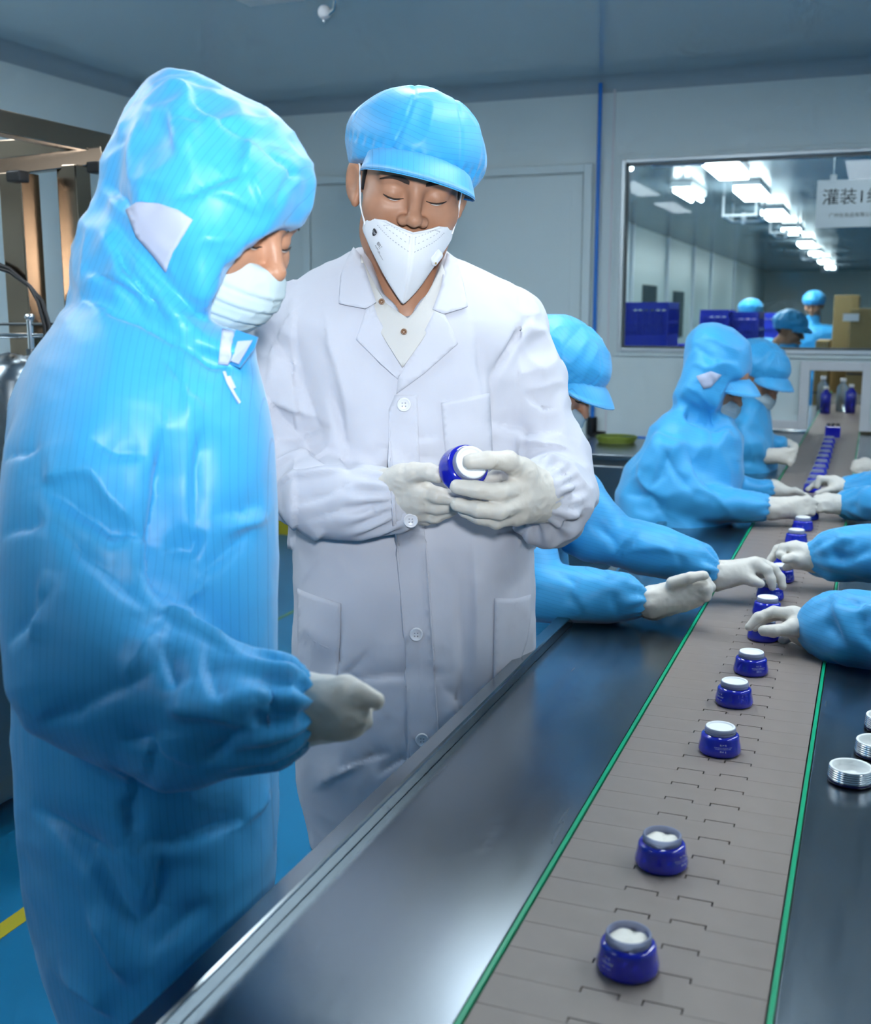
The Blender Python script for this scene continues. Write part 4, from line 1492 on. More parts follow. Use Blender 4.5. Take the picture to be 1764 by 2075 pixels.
# opening at the neck
coat.seg(P(822, 470, 1.84), P(822, 560, 1.80), .060, .046, k=.015, mode='s')
coat.seg(P(822, 560, 1.79), P(822, 625, 1.785), .036, .016, k=.012, mode='s')
coat.seg(P(822, 520, 1.825), P(825, 626, 1.820), .062, .026, k=.008, mode='s')
coat.seg(P(822, 520, 1.85), P(825, 615, 1.85), .055, .026, k=.008, mode='s')
coat.seg(P(820, 530, 1.765), P(826, 622, 1.765), .058, .020, k=.006, mode='s')
coat.half((0, 0, .42), (0, 0, -1), k=.005)
CF_ = []
def coat_post(V, Q):
    u, v, zc = proj(V)
    low = np.clip((v - 1050) / 300, 0, 1)
    V = wrinkle(V, Q, .0075, 9, 4, (1, 1, .22), low * .9)
    arm = np.clip(1 - np.abs(V - 0)[:, 0] * 0, 0, 1) * (((u < 600) | (u > 1050)) & (v < 1110))
    V = wrinkle(V, Q, .0075, 11, 6, (1, 1, 1), .22 + .9 * arm)
    V = wrinkle(V, Q, .003, 26, 8, (1, 1, 1), .25 + .9 * arm)
    N = normals(V, Q)
    for uv, w_, a in (([(500, 720), (560, 850), (620, 900), (680, 935)], .010, -.010), ([(520, 640), (600, 760), (650, 900)], .012, -.008),
                      ([(520, 960), (600, 920), (680, 900)], .008, .008), ([(530, 900), (600, 890), (665, 870)], .008, -.008),
                      ([(545, 1000), (620, 940), (690, 930)], .008, -.008), ([(575, 1035), (660, 1000), (740, 965)], .010, -.006), ([(560, 980), (620, 960), (700, 950)], .006, .007),
                      ([(1000, 850), (1010, 760), (1070, 660), (1085, 630)], .008, -.009), ([(1000, 855), (1060, 880), (1150, 880)], .009, -.010),
                      ([(1040, 900), (1100, 900), (1165, 915)], .008, .008), ([(1110, 935), (1160, 960), (1180, 1010)], .009, -.007), ([(1120, 1040), (1150, 1020), (1185, 1000)], .007, -.006),
                      ([(1005, 770), (995, 860), (1005, 960)], .010, -.012), ([(665, 780), (690, 900), (705, 960)], .012, -.010),
                      ([(690, 1560), (740, 1540), (790, 1530)], .006, -.007), ([(760, 1575), (800, 1550), (830, 1535)], .006, -.007), ([(690, 1390), (760, 1380), (820, 1370), (900, 1372)], .008, -.007),
                      ([(740, 1320), (700, 1370), (730, 1400)], .008, -.006), ([(640, 1395), (680, 1340), (690, 1250)], .008, -.006), ([(600, 1190), (640, 1090), (660, 1080)], .007, .006),
                      ([(860, 1090), (870, 1200), (880, 1400)], .007, .004), ([(930, 1180), (940, 1350), (935, 1500)], .012, -.006), ([(800, 940), (860, 930), (900, 935)], .004, -.003), ([(790, 880), (850, 890), (890, 885)], .004, -.003), ([(655, 620), (665, 700), (690, 800), (700, 880)], .010, .006), ([(960, 650), (975, 740), (985, 790)], .009, -.006), ([(1000, 740), (1030, 690), (1060, 650)], .008, .006), ([(600, 620), (560, 700), (540, 800)], .010, .006), ([(530, 820), (580, 830), (650, 860)], .007, .007), ([(1060, 800), (1100, 830), (1140, 830)], .008, -.006), ([(1080, 950), (1110, 930), (1160, 935)], .007, .007), ([(1120, 1070), (1150, 1050), (1180, 1040)], .007, .006), ([(620, 1060), (700, 1040), (790, 1045)], .007, -.006), ([(600, 1250), (640, 1300), (690, 1330)], .010, .006), ([(900, 1400), (960, 1450), (1000, 1440)], .010, -.007), ([(640, 1600), (700, 1560), (760, 1520)], .010, .007), ([(960, 1100), (965, 1250), (955, 1400)], .012, .005)):
        V = crease(V, N, uv, w_, a * 1.35)
    V = ruffle(V, Q, A3, A3 - A2, 13, .0045, .03, 1)
    V = ruffle(V, Q, B3, B3 - P(1140, 985, 1.83), 15, .0045, .025, 2)
    return V
co = coat
CVQ = co.mesh(.0045, 2)
CV = coat_post(*CVQ)
coat_o = put('lab_coat', mesh_np('lab_coat', CV, CVQ[1]), 'coat_white', man)
NV = np.array([MH @ Vector(p) for p in HV[::3]])
CN = np.concatenate([CV, NV[proj(NV)[1] > 520]])
sm_ = lambda a: (lambda u, v: a)
patch('shirt', [(731, 515), (737, 530), (747, 553), (768, 590), (783, 615), (800, 627), (826, 645), (843, 627), (868, 590), (890, 548), (895, 535), (901, 550), (900, 590), (885, 640), (855, 690), (815, 745), (780, 690), (752, 640), (738, 590), (731, 545)], CN, man, 'shirt_grey', .0, .003, 4, None, 2, lambda a, b: np.interp(b, [490, 560, 600, 640, 700, 745], [1.828, 1.795, 1.774, 1.759, 1.757, 1.757]) + .010 * ((a - 822) / 95.0) ** 2)
for uu, vv in ((773, 611), (818, 672)):
    q = P(uu, vv, 1.7535 if vv > 640 else 1.768)
    ax = unit(_C - q)
    Mb = Matrix.Translation(Vector(q)) @ Vector(ax).to_track_quat('Z', 'Y').to_matrix().to_4x4()
    o = put('shirt_button', MB().lathe([(.0001, .001), (.0032, .001), (.0044, .0020), (.0050, .0012), (.0050, -.002)], 16).mesh(), 'button_brown', man); set_M(o, Mb)
patch('collar', [(716, 500), (703, 522), (689, 560), (686, 614), (740, 625), (762, 612), (745, 560), (733, 520)], CN, coat_o, 'coat_white', .010, .003)
patch('collar', [(905, 512), (925, 526), (938, 570), (948, 620), (900, 636), (876, 626), (893, 580), (900, 535)], CN, coat_o, 'coat_white', .010, .003)
patch('lapel', [(741, 626), (721, 688), (760, 726), (806, 768), (826, 742), (790, 688), (764, 640), (757, 616)], CN, coat_o, 'coat_white', .0065, .003)
patch('lapel', [(900, 637), (880, 630), (852, 685), (822, 740), (806, 770), (803, 798), (860, 756), (928, 696), (915, 665)], CN, coat_o, 'coat_white', .0085, .003)
patch('placket', [(800, 800), (787, 830), (787, 945), (800, 1080), (811, 1200), (820, 1300), (823, 1400), (829, 1600), (838, 1720), (892, 1720), (886, 1500), (881, 1400), (875, 1270), (861, 1090), (850, 945), (845, 800)], CV, coat_o, 'coat_white', .0035, .003, 5, None, 4)
patch('chest_pocket', [(893, 816), (940, 807), (992, 796), (996, 870), (999, 935), (950, 940), (905, 945), (898, 880)], CV, coat_o, 'coat_white', .003, .0025)
patch('side_pocket', [(1003, 1212), (1045, 1213), (1076, 1205), (1076, 1250), (1068, 1300), (1050, 1350), (1020, 1380), (1000, 1390), (1001, 1300)], CV, coat_o, 'coat_white', .005, .0025)
patch('side_pocket', [(602, 1193), (640, 1208), (690, 1223), (688, 1300), (683, 1380), (640, 1385), (603, 1380)], CV, coat_o, 'coat_white', .004, .0025)
for uu, vv in ((818, 820), (832, 1055), (843, 1286), (855, 1500)):
    dpt = depth_front(CV, [(uu, vv)])[0]
    q = P(uu, vv, dpt - .0085)
    Mb = Matrix.Translation(Vector(q)) @ Vector(unit(_C - q) * np.array([1, 1, .3])).to_track_quat('Z', 'Y').to_matrix().to_4x4()
    mb = MB().lathe([(.0001, .0006), (.006, .0006), (.0078, .0012), (.0095, .0022), (.0108, .0020), (.0113, .0005), (.0113, -.0025)], 28)
    o = put('button', mb.mesh(), 'button_white', coat_o); set_M(o, Mb)
    mb = MB()
    for a, b in ((-1, -1), (1, -1), (1, 1), (-1, 1)):
        mb.lathe([(.0001, .0010), (.0013, .0009), (.0013, .0)], 8, (a * .0024, b * .0024, 0))
    q2 = put('button_hole', mb.mesh(), 'stitch_grey', o); set_M(q2, Mb)
legs_standing(man, (-.74, 1.78), (.3, -1), .11, .60)

# his gloves
glove(man, [(P(772, 997, 1.745), .030, P(845, 990, 1.705), .020), (P(772, 1000, 1.75), .030, P(845, 1015, 1.715), .020), (P(775, 1005, 1.755), .030, P(838, 1034, 1.735), .018), (P(780, 1005, 1.755), .026, P(828, 1040, 1.75), .016), (P(775, 985, 1.74), .024, P(815, 965, 1.70), .019)],
      [([P(808, 970, 1.705), P(838, 957, 1.685), P(868, 956, 1.672), P(886, 962, 1.668)], [.0175, .0145, .0128, .0125]),
       ([P(845, 990, 1.705), P(884, 1003, 1.692), P(925, 1010, 1.69), P(962, 1012, 1.69)], [.0150, .0125, .0112, .0095]),
       ([P(845, 1015, 1.715), P(885, 1026, 1.71), P(925, 1024, 1.705), P(955, 1018, 1.70)], [.0150, .0125, .0112, .0095]),
       ([P(838, 1034, 1.735), P(880, 1045, 1.73), P(908, 1034, 1.725), P(932, 1025, 1.72)], [.0145, .0122, .0105, .009]),
       ([P(828, 1040, 1.75), P(862, 1050, 1.75), P(890, 1044, 1.745)], [.0135, .0110, .009])],
      .0021, cuff=(P(768, 997, 1.747), P(845, 1005, 1.71) - P(768, 997, 1.747), .0315))
glove(man, [(P(1098, 1002, 1.725), .030, P(1048, 962, 1.675), .020), (P(1098, 1005, 1.725), .031, P(1056, 985, 1.665), .020), (P(1098, 1010, 1.725), .031, P(1056, 1015, 1.665), .019), (P(1095, 1020, 1.73), .028, P(1048, 1042, 1.672), .017), (P(1092, 990, 1.715), .026, P(1055, 955, 1.66), .019)],
      [([P(1062, 958, 1.665), P(1028, 933, 1.625), P(990, 932, 1.603), P(952, 935, 1.600)], [.0185, .0150, .0128, .0112]),
       ([P(1048, 962, 1.675), P(1015, 962, 1.70), P(985, 975, 1.71)], [.0150, .0125, .0105]),
       ([P(1056, 985, 1.665), P(1012, 998, 1.622), P(965, 992, 1.612), P(925, 986, 1.615)], [.0160, .0135, .0122, .0105]),
       ([P(1056, 1015, 1.665), P(1012, 1036, 1.625), P(968, 1032, 1.618), P(926, 1022, 1.625)], [.0155, .0128, .0115, .0100]),
       ([P(1048, 1042, 1.672), P(1005, 1056, 1.645), P(968, 1048, 1.640), P(940, 1036, 1.645)], [.0140, .0115, .0102, .009])],
      .0021, cuff=(P(1101, 1006, 1.730), P(1050, 1000, 1.668) - P(1101, 1006, 1.730), .0335))
# the jar he holds
jp = P(938, 951, 1.655)
ax = unit(-_FW * .86 + _R * .34 + _UP * .26)
jm = Vector(ax).to_track_quat('Z', 'Y')
jj = jar(jp - ax * .012, 'blue jar with white seal disc held up in the white-coated person\'s gloves', 'cream jars', 'seal')
jj.rotation_euler = jm.to_euler()
jj.scale = (1.27, 1.27, 1.27)

# ---------------------------------------------------------------- the person in the blue hooded gown
wom = empty('person', (-.78, 1.12, 0), 'person in blue hooded cleanroom gown and pale mask standing in profile at the left', 'person')
WF, WU = view_dir(62, 22, 0)
WO = P(440, 436, 1.250)
WH = head_M(WO, WF, WU, .91)
V, Q = head_sdf(((0, -.02, -.07), (0, -.055, -.12)), .050, False).mesh(.0019, 2)
HW = V
wbody = put('body', mesh_np('body', V, Q), 'skin', wom); set_M(wbody, WH)
face_parts(HW, wbody, WH)
mask_me = mask_mesh()
o = put('face_mask', mask_me, None, wom); set_M(o, WH)

gown = SDF()
wd = lambda u, v: np.interp(v, [600, 900, 1400, 2000], [1.26, 1.27, 1.29, 1.31])
infl(gown, [(190, 590), (120, 640), (60, 720), (20, 820), (10, 1000), (18, 1250), (26, 1480), (42, 1640), (64, 1800), (104, 1980), (150, 2120), (190, 2300), (520, 2300), (545, 2000), (555, 1800), (563, 1600), (564, 1400), (562, 1200), (557, 1020), (549, 900), (538, 830), (520, 760), (498, 715), (440, 690), (380, 640), (300, 590)], wd, .165, .15, k=.03, n=2.2)
# near sleeve
adp = lambda u, v: np.interp(v, [650, 900, 1300, 1450], [1.215, 1.165, 1.115, 1.10]) - .00012 * np.clip(u - 250, 0, 500)
infl(gown, [(235, 640), (150, 680), (60, 780), (5, 900), (-8, 1080), (2, 1280), (14, 1400), (55, 1475), (140, 1515), (240, 1555), (330, 1590), (400, 1582), (470, 1560), (560, 1540), (600, 1512), (622, 1480), (626, 1420), (612, 1372), (580, 1338), (520, 1325), (455, 1305), (400, 1270), (345, 1236), (322, 1150), (318, 1000), (330, 860), (335, 760), (300, 680)], adp, .078, .085, k=.028, n=2.1)
# collar and hood skirt
hd = 1.245
infl(gown, [(255, 430), (205, 400), (165, 450), (150, 540), (150, 605), (200, 650), (300, 700), (380, 740), (445, 752), (505, 745), (512, 690), (440, 660), (412, 640), (400, 590), (330, 500)], lambda u, v: np.interp(u, [150, 420, 520], [1.27, 1.235, 1.22]), .115, .085, k=.02, n=2.1)
# hood
hood_poly = [(340, 136), (300, 160), (262, 215), (240, 260), (215, 320), (202, 395), (210, 460), (250, 540), (300, 600), (360, 650), (420, 668), (470, 640), (540, 560), (575, 500), (604, 460), (626, 420), (634, 365), (614, 312), (565, 248), (505, 198), (430, 160), (380, 140)]
infl(gown, hood_poly, hd, .125, .125, k=.012, n=2.2)
# face opening
cut_poly(gown, [(720, 440), (640, 452), (602, 457), (560, 463), (525, 475), (485, 498), (450, 540), (426, 590), (417, 625), (418, 650), (445, 668), (480, 672), (720, 690)])
gown.half((0, 0, .36), (0, 0, -1), k=.005)
def gown_post(V, Q):
    u, v, zc = proj(V)
    head = np.clip((660 - v) / 60, 0, 1)
    low = np.clip((v - 1450) / 200, 0, 1)
    V = wrinkle(V, Q, .009, 4.2, 11, (1, 1, .4), .35 * (1 - head) + low)
    V = wrinkle(V, Q, .0050, 14, 12, (1, 1, 1), .75 * head + .30)
    V = wrinkle(V, Q, .0022, 32, 14, (1, 1, 1), .9 * head + .18)
    N = normals(V, Q)
    for uv, w_, a in (([(335, 860), (325, 980), (322, 1100), (330, 1240)], .011, -.020), ([(415, 860), (405, 950), (400, 1080)], .010, -.010),
                      ([(85, 990), (150, 1030), (230, 1070), (310, 1110)], .013, -.014), ([(90, 975), (130, 960), (200, 955)], .010, .009), ([(100, 1050), (160, 1120), (250, 1180), (300, 1230)], .016, -.012),
                      ([(160, 920), (220, 1010), (290, 1080)], .010, .009), ([(180, 890), (240, 920), (310, 925)], .007, -.006), ([(0, 930), (40, 920), (80, 900)], .008, -.007), ([(0, 1090), (50, 1070), (90, 1055)], .008, -.007),
                      ([(10, 1310), (60, 1250), (110, 1180)], .010, -.008), ([(90, 1150), (85, 1230), (60, 1300)], .009, .007),
                      ([(300, 1240), (330, 1240), (380, 1265), (440, 1300), (500, 1330)], .008, .011), ([(240, 1390), (280, 1340), (330, 1280)], .010, .010), ([(70, 1475), (150, 1450), (230, 1400), (300, 1370)], .010, -.008),
                      ([(330, 1440), (370, 1440), (420, 1450), (500, 1480)], .012, .012), ([(250, 1515), (300, 1500), (360, 1440)], .010, -.009), ([(400, 1560), (450, 1520), (510, 1480)], .010, -.010), ([(420, 1310), (430, 1380), (440, 1430)], .009, -.008), ([(330, 1300), (345, 1360), (350, 1400)], .008, -.008),
                      ([(540, 1360), (555, 1420), (560, 1500)], .008, -.012), ([(575, 1350), (590, 1420), (600, 1480)], .007, .008), ([(510, 1400), (520, 1450), (525, 1500)], .007, -.008),
                      ([(430, 1050), (500, 1040), (540, 1030)], .008, -.008), ([(460, 1080), (500, 1060), (545, 1055)], .007, .007), ([(380, 1200), (440, 1140), (520, 1080)], .009, -.009), ([(330, 1120), (390, 1120), (415, 1080)], .009, -.008), ([(370, 1280), (400, 1200), (430, 1150)], .009, .008),
                      ([(60, 1640), (110, 1680), (160, 1720), (220, 1740)], .010, -.009), ([(230, 1560), (250, 1640), (262, 1710)], .010, -.010), ([(262, 1715), (350, 1715), (430, 1690), (540, 1640)], .009, -.012), ([(330, 1725), (320, 1800), (280, 1880)], .010, -.012),
                      ([(110, 1660), (180, 1760), (250, 1870), (300, 1960)], .016, -.016), ([(180, 1840), (220, 1920), (260, 2000)], .012, .010), ([(470, 1680), (520, 1640), (550, 1610)], .008, .008), ([(300, 1930), (360, 1880), (430, 1830)], .012, -.009), ([(120, 1980), (180, 2010), (230, 2060)], .010, .010),
                      # hood
                      ([(350, 150), (400, 200), (460, 250), (520, 290)], .006, -.005), ([(520, 290), (560, 320), (600, 350), (630, 362)], .005, -.006), ([(505, 275), (500, 310), (490, 350)], .007, .006), ([(335, 410), (400, 385), (460, 360), (495, 350)], .006, -.007), ([(500, 350), (525, 390), (545, 430)], .006, .006), ([(560, 430), (580, 390), (605, 350)], .006, -.006),
                      ([(350, 235), (400, 240), (420, 245)], .005, -.004), ([(340, 220), (355, 270), (365, 320)], .008, .006), ([(400, 480), (440, 490), (480, 485)], .005, .004), ([(400, 390), (470, 400), (540, 440)], .007, .005),
                      ([(205, 370), (230, 400), (255, 430)], .008, -.010), ([(200, 460), (240, 520), (290, 600), (340, 650)], .009, -.012), ([(165, 540), (230, 590), (300, 650)], .009, -.009), ([(240, 480), (290, 570), (350, 640), (420, 680)], .009, .009), ([(150, 600), (220, 630), (300, 660), (380, 710)], .006, -.008),
                      ([(330, 720), (390, 790), (430, 830)], .006, -.005), ([(350, 650), (365, 740), (380, 860)], .006, .006), ([(380, 700), (430, 740), (480, 745)], .006, -.006)):
        V = crease(V, N, uv, w_, a)
    c = P(612, 1430, 1.06); 
    V = ruffle(V, Q, c, P(700, 1432, 1.05) - c, 12, .006, .045, 1)
    return V
GV, GQ = gown.mesh(.0043, 2)
GV = gown_post(GV, GQ)
me = mesh_np('gown', GV, GQ)
at = me.attributes.new('stripe', 'FLOAT', 'POINT')
uu_, vv_, zz_ = proj(GV)
st = GV @ _R
st = np.where(vv_ < 650, GV @ unit(_R * .85 - _UP * .5), st)
at.data.foreach_set('value', st.astype(np.float32))
gown_o = put('gown', me, 'gown_blue', wom)
patch('ear_mesh', [(254, 425), (275, 410), (320, 412), (360, 425), (390, 445), (375, 470), (350, 510), (335, 552), (310, 520), (275, 480)], GV, gown_o, 'hood_mesh', .0022, .002)
patch('velcro_strip', [(450, 665), (472, 670), (468, 705), (462, 740), (442, 738), (446, 700)], GV, gown_o, 'gown_velcro', .003, .002)
o = MB()
fl_ = [P(470, 690, 1.165), P(478, 668, 1.165), P(522, 683, 1.15), P(516, 705, 1.15), P(486, 745, 1.155), P(466, 738, 1.165)]
cflap = put('collar_flap', MB().raw(fl_ + [q + _FW * .004 for q in fl_], [(0, 1, 2, 3, 4, 5)[::-1], (6, 7, 8, 9, 10, 11)] + [(i, (i + 1) % 6, 6 + (i + 1) % 6, 6 + i) for i in range(6)]).mesh(), 'gown_blue', gown_o)
vf = [P(482, 692, 1.158), P(512, 690, 1.148), P(484, 738, 1.151), P(468, 732, 1.160)]
put('velcro_patch', MB().raw([q - _FW * .002 for q in vf] + [q for q in vf], [(0, 1, 2, 3)[::-1], (4, 5, 6, 7)] + [(i, (i + 1) % 4, 4 + (i + 1) % 4, 4 + i) for i in range(4)]).mesh(), 'gown_velcro', cflap)
zp = snap(GV, [(458, 755), (468, 780), (480, 802), (490, 815)])
MB().tube([q - _FW * .004 for q in zp], .0018, 6).build('zip', 'zip_white', gown_o)
zq = snap(GV, [(470, 775)])[0] - _FW * .006
MB().box((-.0022, -.0015, -.007), (.0022, .0015, .007), Matrix.Translation(Vector(zq)) @ Matrix.Rotation(-.45, 4, 'Y'), bev=.0006).build('zip_pull', 'zip_white', gown_o)
glove(wom, [(P(618, 1428, 1.07), .027, P(697, 1402, 1.045), .0150), (P(618, 1432, 1.07), .029, P(705, 1425, 1.04), .0155), (P(620, 1440, 1.07), .028, P(700, 1452, 1.045), .0150), (P(622, 1452, 1.07), .023, P(688, 1470, 1.05), .0130)],
      [([P(697, 1402, 1.045), P(732, 1407, 1.03), P(764, 1419, 1.025)], [.0125, .0098, .0072]),
       ([P(705, 1420, 1.05), P(738, 1420, 1.05), P(760, 1424, 1.055)], [.0125, .0095, .0075]),
       ([P(700, 1450, 1.045), P(728, 1452, 1.035), P(738, 1460, 1.05)], [.0120, .0098, .0085]),
       ([P(688, 1468, 1.05), P(715, 1474, 1.045), P(724, 1470, 1.06)], [.0110, .0090, .0080]),
       ([P(670, 1415, 1.09), P(710, 1420, 1.085), P(742, 1424, 1.07)], [.0130, .0110, .0090])],
      .0021)
legs_standing(wom, (-.80, 1.08), (1, .25), .09, .50)
# ---------------------------------------------------------------- seated workers along the conveyor
hd_s = head_sdf(((0, -.02, -.07), (0, -.042, -.115)), .047).mesh(.0028, 2)
head_me = mesh_np('body', *hd_s); head_me.materials.append(MATS['skin'])
dome_far = cap_dome_mesh(.0042, 5, .0035)
hx = np.array([0.985, 0.0, 0])      # they sit facing the belt

def head_set(pr, M, cap=True, mask=True, brim=True):
    b = put('body', head_me, None, pr); set_M(b, M)
    for sx in (-1, 1):
        pts = [(sx * (.0165 + .030 * i / 5), surf_y(hd_s[0], sx * (.0165 + .030 * i / 5), -.010) + .0002, -.010 - .002 * math.sin(math.pi * i / 5)) for i in range(6)]
        o = MB().tube(pts, .0014, 5).build('eyelashes', 'lash', b); set_M(o, M)
        pts = [(sx * (.013 + .038 * i / 5), surf_y(hd_s[0], sx * (.013 + .038 * i / 5), .018) + .0005, .017 + .004 * math.sin(math.pi * i / 5)) for i in range(6)]
        o = MB().tube(pts, .0024, 5).build('eyebrow', 'brow_hair', b); set_M(o, M)
    if mask:
        o = put('face_mask', mask_me, None, pr); set_M(o, M)
    if cap:
        c = put('cap', dome_far, None, pr); set_M(c, M)
        if brim:
            o = put('cap_brim', brim_me, None, c); set_M(o, M)
        s_ = SDF().ell((0, -.016, .030), (.0795, .0955, .088), k=.01)
        s_.half((0, .035, .0), (0, 1, .25), k=.003); s_.half((0, 0, -.045), (0, .25, -1), k=.004)
        h = cloth('hair', s_, .006, 'hair_black', b); set_M(h, M)
    elif brim:
        o = put('cap_brim', brim_me, None, pr); set_M(o, M)
    return b

def sleeve_post(cuffs, amp=.006, seed=0, creases=(), sc=13):
    def f(V, Q):
        V = wrinkle(V, Q, amp, sc, seed)
        V = wrinkle(V, Q, amp * .32, sc * 2.1, seed + 1)
        N = normals(V, Q)
        for uv, w_, a in creases:
            V = crease(V, N, uv, w_, a)
        for c, ax, L in cuffs:
            V = ruffle(V, Q, c, ax, 11, .0045, L, seed)
        return lap(V, Q, 1, .4)
    return f
zst = lambda V: V[:, 2] + .25 * (V @ _R)

# --- worker in a peaked cap, seated nearest behind the white coat
w1 = empty('person', (-.74, 2.36, 0), 'seated person in blue gown and peaked cap behind the white-coated person', 'person', 'seated workers on the near side of the conveyor')
f1, u1 = view_dir(64, 32, -4)
M1 = head_M(P(1124, 764, 2.42), f1, u1, .93)
head_set(w1, M1)
g = SDF()
g.seg((-.70, 2.34, .50), (-.76, 2.34, .92), (.18, .14), (.19, .12), side=(0, 1, 0), k=.03)
g.seg((-.76, 2.20, .94), (-.76, 2.46, .94), .080, .080, k=.05)
g.seg((-.75, 2.36, .98), tuple(np.array(P(1100, 872, 2.47))), .070, .052, k=.03)
# far sleeve: from the shoulder down over the table
S0, S1, S2, S3 = P(1165, 985, 2.42), P(1215, 1085, 2.34), P(1345, 1120, 2.31), P(1442, 1155, 2.30)
g.chain([np.array((-.74, 2.44, .93)), P(1150, 1010, 2.42)], [.080, .075], k=.03)
infl(g, [(1150, 940), (1200, 965), (1240, 1020), (1270, 1052), (1310, 1062), (1365, 1075), (1405, 1092), (1432, 1110), (1452, 1140), (1456, 1170), (1445, 1182), (1400, 1180), (1340, 1172), (1285, 1165), (1235, 1148), (1180, 1140), (1140, 1120), (1120, 1040)], lambda u, v: np.interp(u, [1120, 1450], [2.40, 2.30]), .060, .060, k=.02)
# near sleeve
infl(g, [(1040, 1060), (1075, 1105), (1110, 1135), (1140, 1150), (1180, 1152), (1235, 1155), (1270, 1166), (1302, 1192), (1312, 1218), (1306, 1242), (1270, 1252), (1215, 1260), (1160, 1264), (1110, 1262), (1070, 1255), (1040, 1230)], lambda u, v: np.interp(u, [1040, 1310], [2.20, 2.13]), .055, .055, k=.02)
g.chain([np.array((-.76, 2.20, .93)), P(1060, 1130, 2.22)], [.080, .065], k=.03)
c1, c2 = P(1446, 1160, 2.30), P(1306, 1220, 2.13)
cloth('gown', g, .0058, 'gown_blue', w1, 2, sleeve_post(((c1, P(1500, 1166, 2.29) - c1, .03), (c2, P(1360, 1205, 2.12) - c2, .03)), .005, 21,
      (([(1240, 1140), (1270, 1090), (1300, 1062)], .010, .010), ([(1195, 1060), (1235, 1090), (1250, 1130)], .010, -.010), ([(1340, 1085), (1370, 1120), (1380, 1170)], .008, -.006), ([(1270, 1120), (1330, 1110), (1400, 1130)], .008, .006),
       ([(1130, 1155), (1160, 1180), (1150, 1230)], .010, -.009), ([(1175, 1152), (1165, 1200), (1190, 1250)], .009, .008), ([(1225, 1170), (1250, 1160), (1275, 1180)], .008, .008), ([(1240, 1190), (1235, 1220), (1250, 1250)], .008, -.006))), lambda V: V[:, 2] + .22 * (V @ _R))
legs_seated(w1, (-.74, 2.36, .50), (1, 0))
stool((-.74, 2.36), 'steel stool under the seated person with the peaked cap', .355)
# bare wrist beneath the near cuff
V, Q = SDF().seg(P(1296, 1222, 2.135), P(1325, 1216, 2.125), .024, .024).mesh(.004, 1)
put('wrist', mesh_np('wrist', V, Q), 'skin', w1)
glove(w1, [(P(1450, 1164, 2.30), .023, P(1530, 1144, 2.285), .0145), (P(1450, 1166, 2.30), .024, P(1540, 1148, 2.30), .0145), (P(1452, 1168, 2.305), .024, P(1540, 1158, 2.32), .0135), (P(1455, 1170, 2.30), .022, P(1510, 1168, 2.28), .0140)],
      [([P(1530, 1142, 2.285), P(1553, 1155, 2.275), P(1561, 1174, 2.272), P(1564, 1189, 2.272)], [.0130, .0105, .0095, .0082]),
       ([P(1542, 1144, 2.30), P(1566, 1152, 2.295), P(1580, 1170, 2.29), P(1585, 1188, 2.285)], [.0125, .0105, .0095, .0082]),
       ([P(1540, 1152, 2.32), P(1568, 1158, 2.325), P(1582, 1176, 2.325)], [.0115, .0098, .0085]),
       ([P(1535, 1160, 2.335), P(1560, 1166, 2.345), P(1572, 1180, 2.345)], [.0108, .0088, .0078]),
       ([P(1505, 1167, 2.28), P(1525, 1177, 2.268), P(1540, 1183, 2.265)], [.0125, .0108, .0090])],
      .0028, cuff=(c1 + (P(1500, 1166, 2.29) - c1) * .12, P(1500, 1166, 2.29) - c1, .0255))
glove(w1, [(P(1318, 1218, 2.125), .025, P(1392, 1186, 2.115), .015), (P(1318, 1220, 2.125), .026, P(1405, 1195, 2.105), .018), (P(1320, 1224, 2.125), .025, P(1398, 1212, 2.11), .017), (P(1325, 1226, 2.13), .022, P(1380, 1222, 2.12), .016)],
      [([P(1392, 1186, 2.115), P(1428, 1177, 2.10), P(1438, 1190, 2.10), P(1420, 1197, 2.10)], [.0130, .0105, .0098, .009]),
       ([P(1405, 1195, 2.105), P(1430, 1194, 2.085), P(1430, 1208, 2.09), P(1410, 1210, 2.10)], [.0130, .0105, .0098, .009]),
       ([P(1398, 1210, 2.11), P(1424, 1206, 2.10), P(1415, 1218, 2.11)], [.0130, .0112, .0098]),
       ([P(1380, 1220, 2.12), P(1405, 1220, 2.115), P(1400, 1226, 2.13)], [.0122, .0102, .009]),
       ([P(1362, 1182, 2.095), P(1398, 1170, 2.080), P(1427, 1166, 2.080)], [.0125, .0105, .0088])],
      .0028, cuff=(P(1320, 1219, 2.125), P(1400, 1198, 2.105) - P(1320, 1219, 2.125), .0275))

# --- hooded worker further along
w2 = empty('person', (-.60, 3.2, 0), 'seated person in blue hooded gown with visor and mask leaning over the conveyor', 'person', 'seated workers on the near side of the conveyor')
f2, u2 = view_dir(50, 22, 0)
M2 = head_M(P(1448, 772, 3.30), f2, u2, .90)
head_set(w2, M2, cap=False)
g = SDF()
infl(g, [(1420, 662), (1395, 685), (1388, 730), (1379, 770), (1367, 806), (1376, 850), (1432, 872), (1480, 850), (1500, 800), (1518, 760), (1514, 700), (1484, 672), (1450, 660)], 3.29, .12, .11, k=.012)
cut_poly(g, [(1620, 757), (1512, 758), (1480, 768), (1462, 800), (1450, 838), (1462, 850), (1490, 848), (1620, 850)])
infl(g, [(1384, 818), (1342, 838), (1306, 893), (1270, 945), (1252, 1000), (1250, 1060), (1255, 1130), (1280, 1200), (1420, 1200), (1480, 1080), (1500, 960), (1505, 885), (1482, 855), (1435, 842)], lambda u, v: np.interp(v, [800, 1200], [3.30, 3.24]), .15, .13, k=.03)
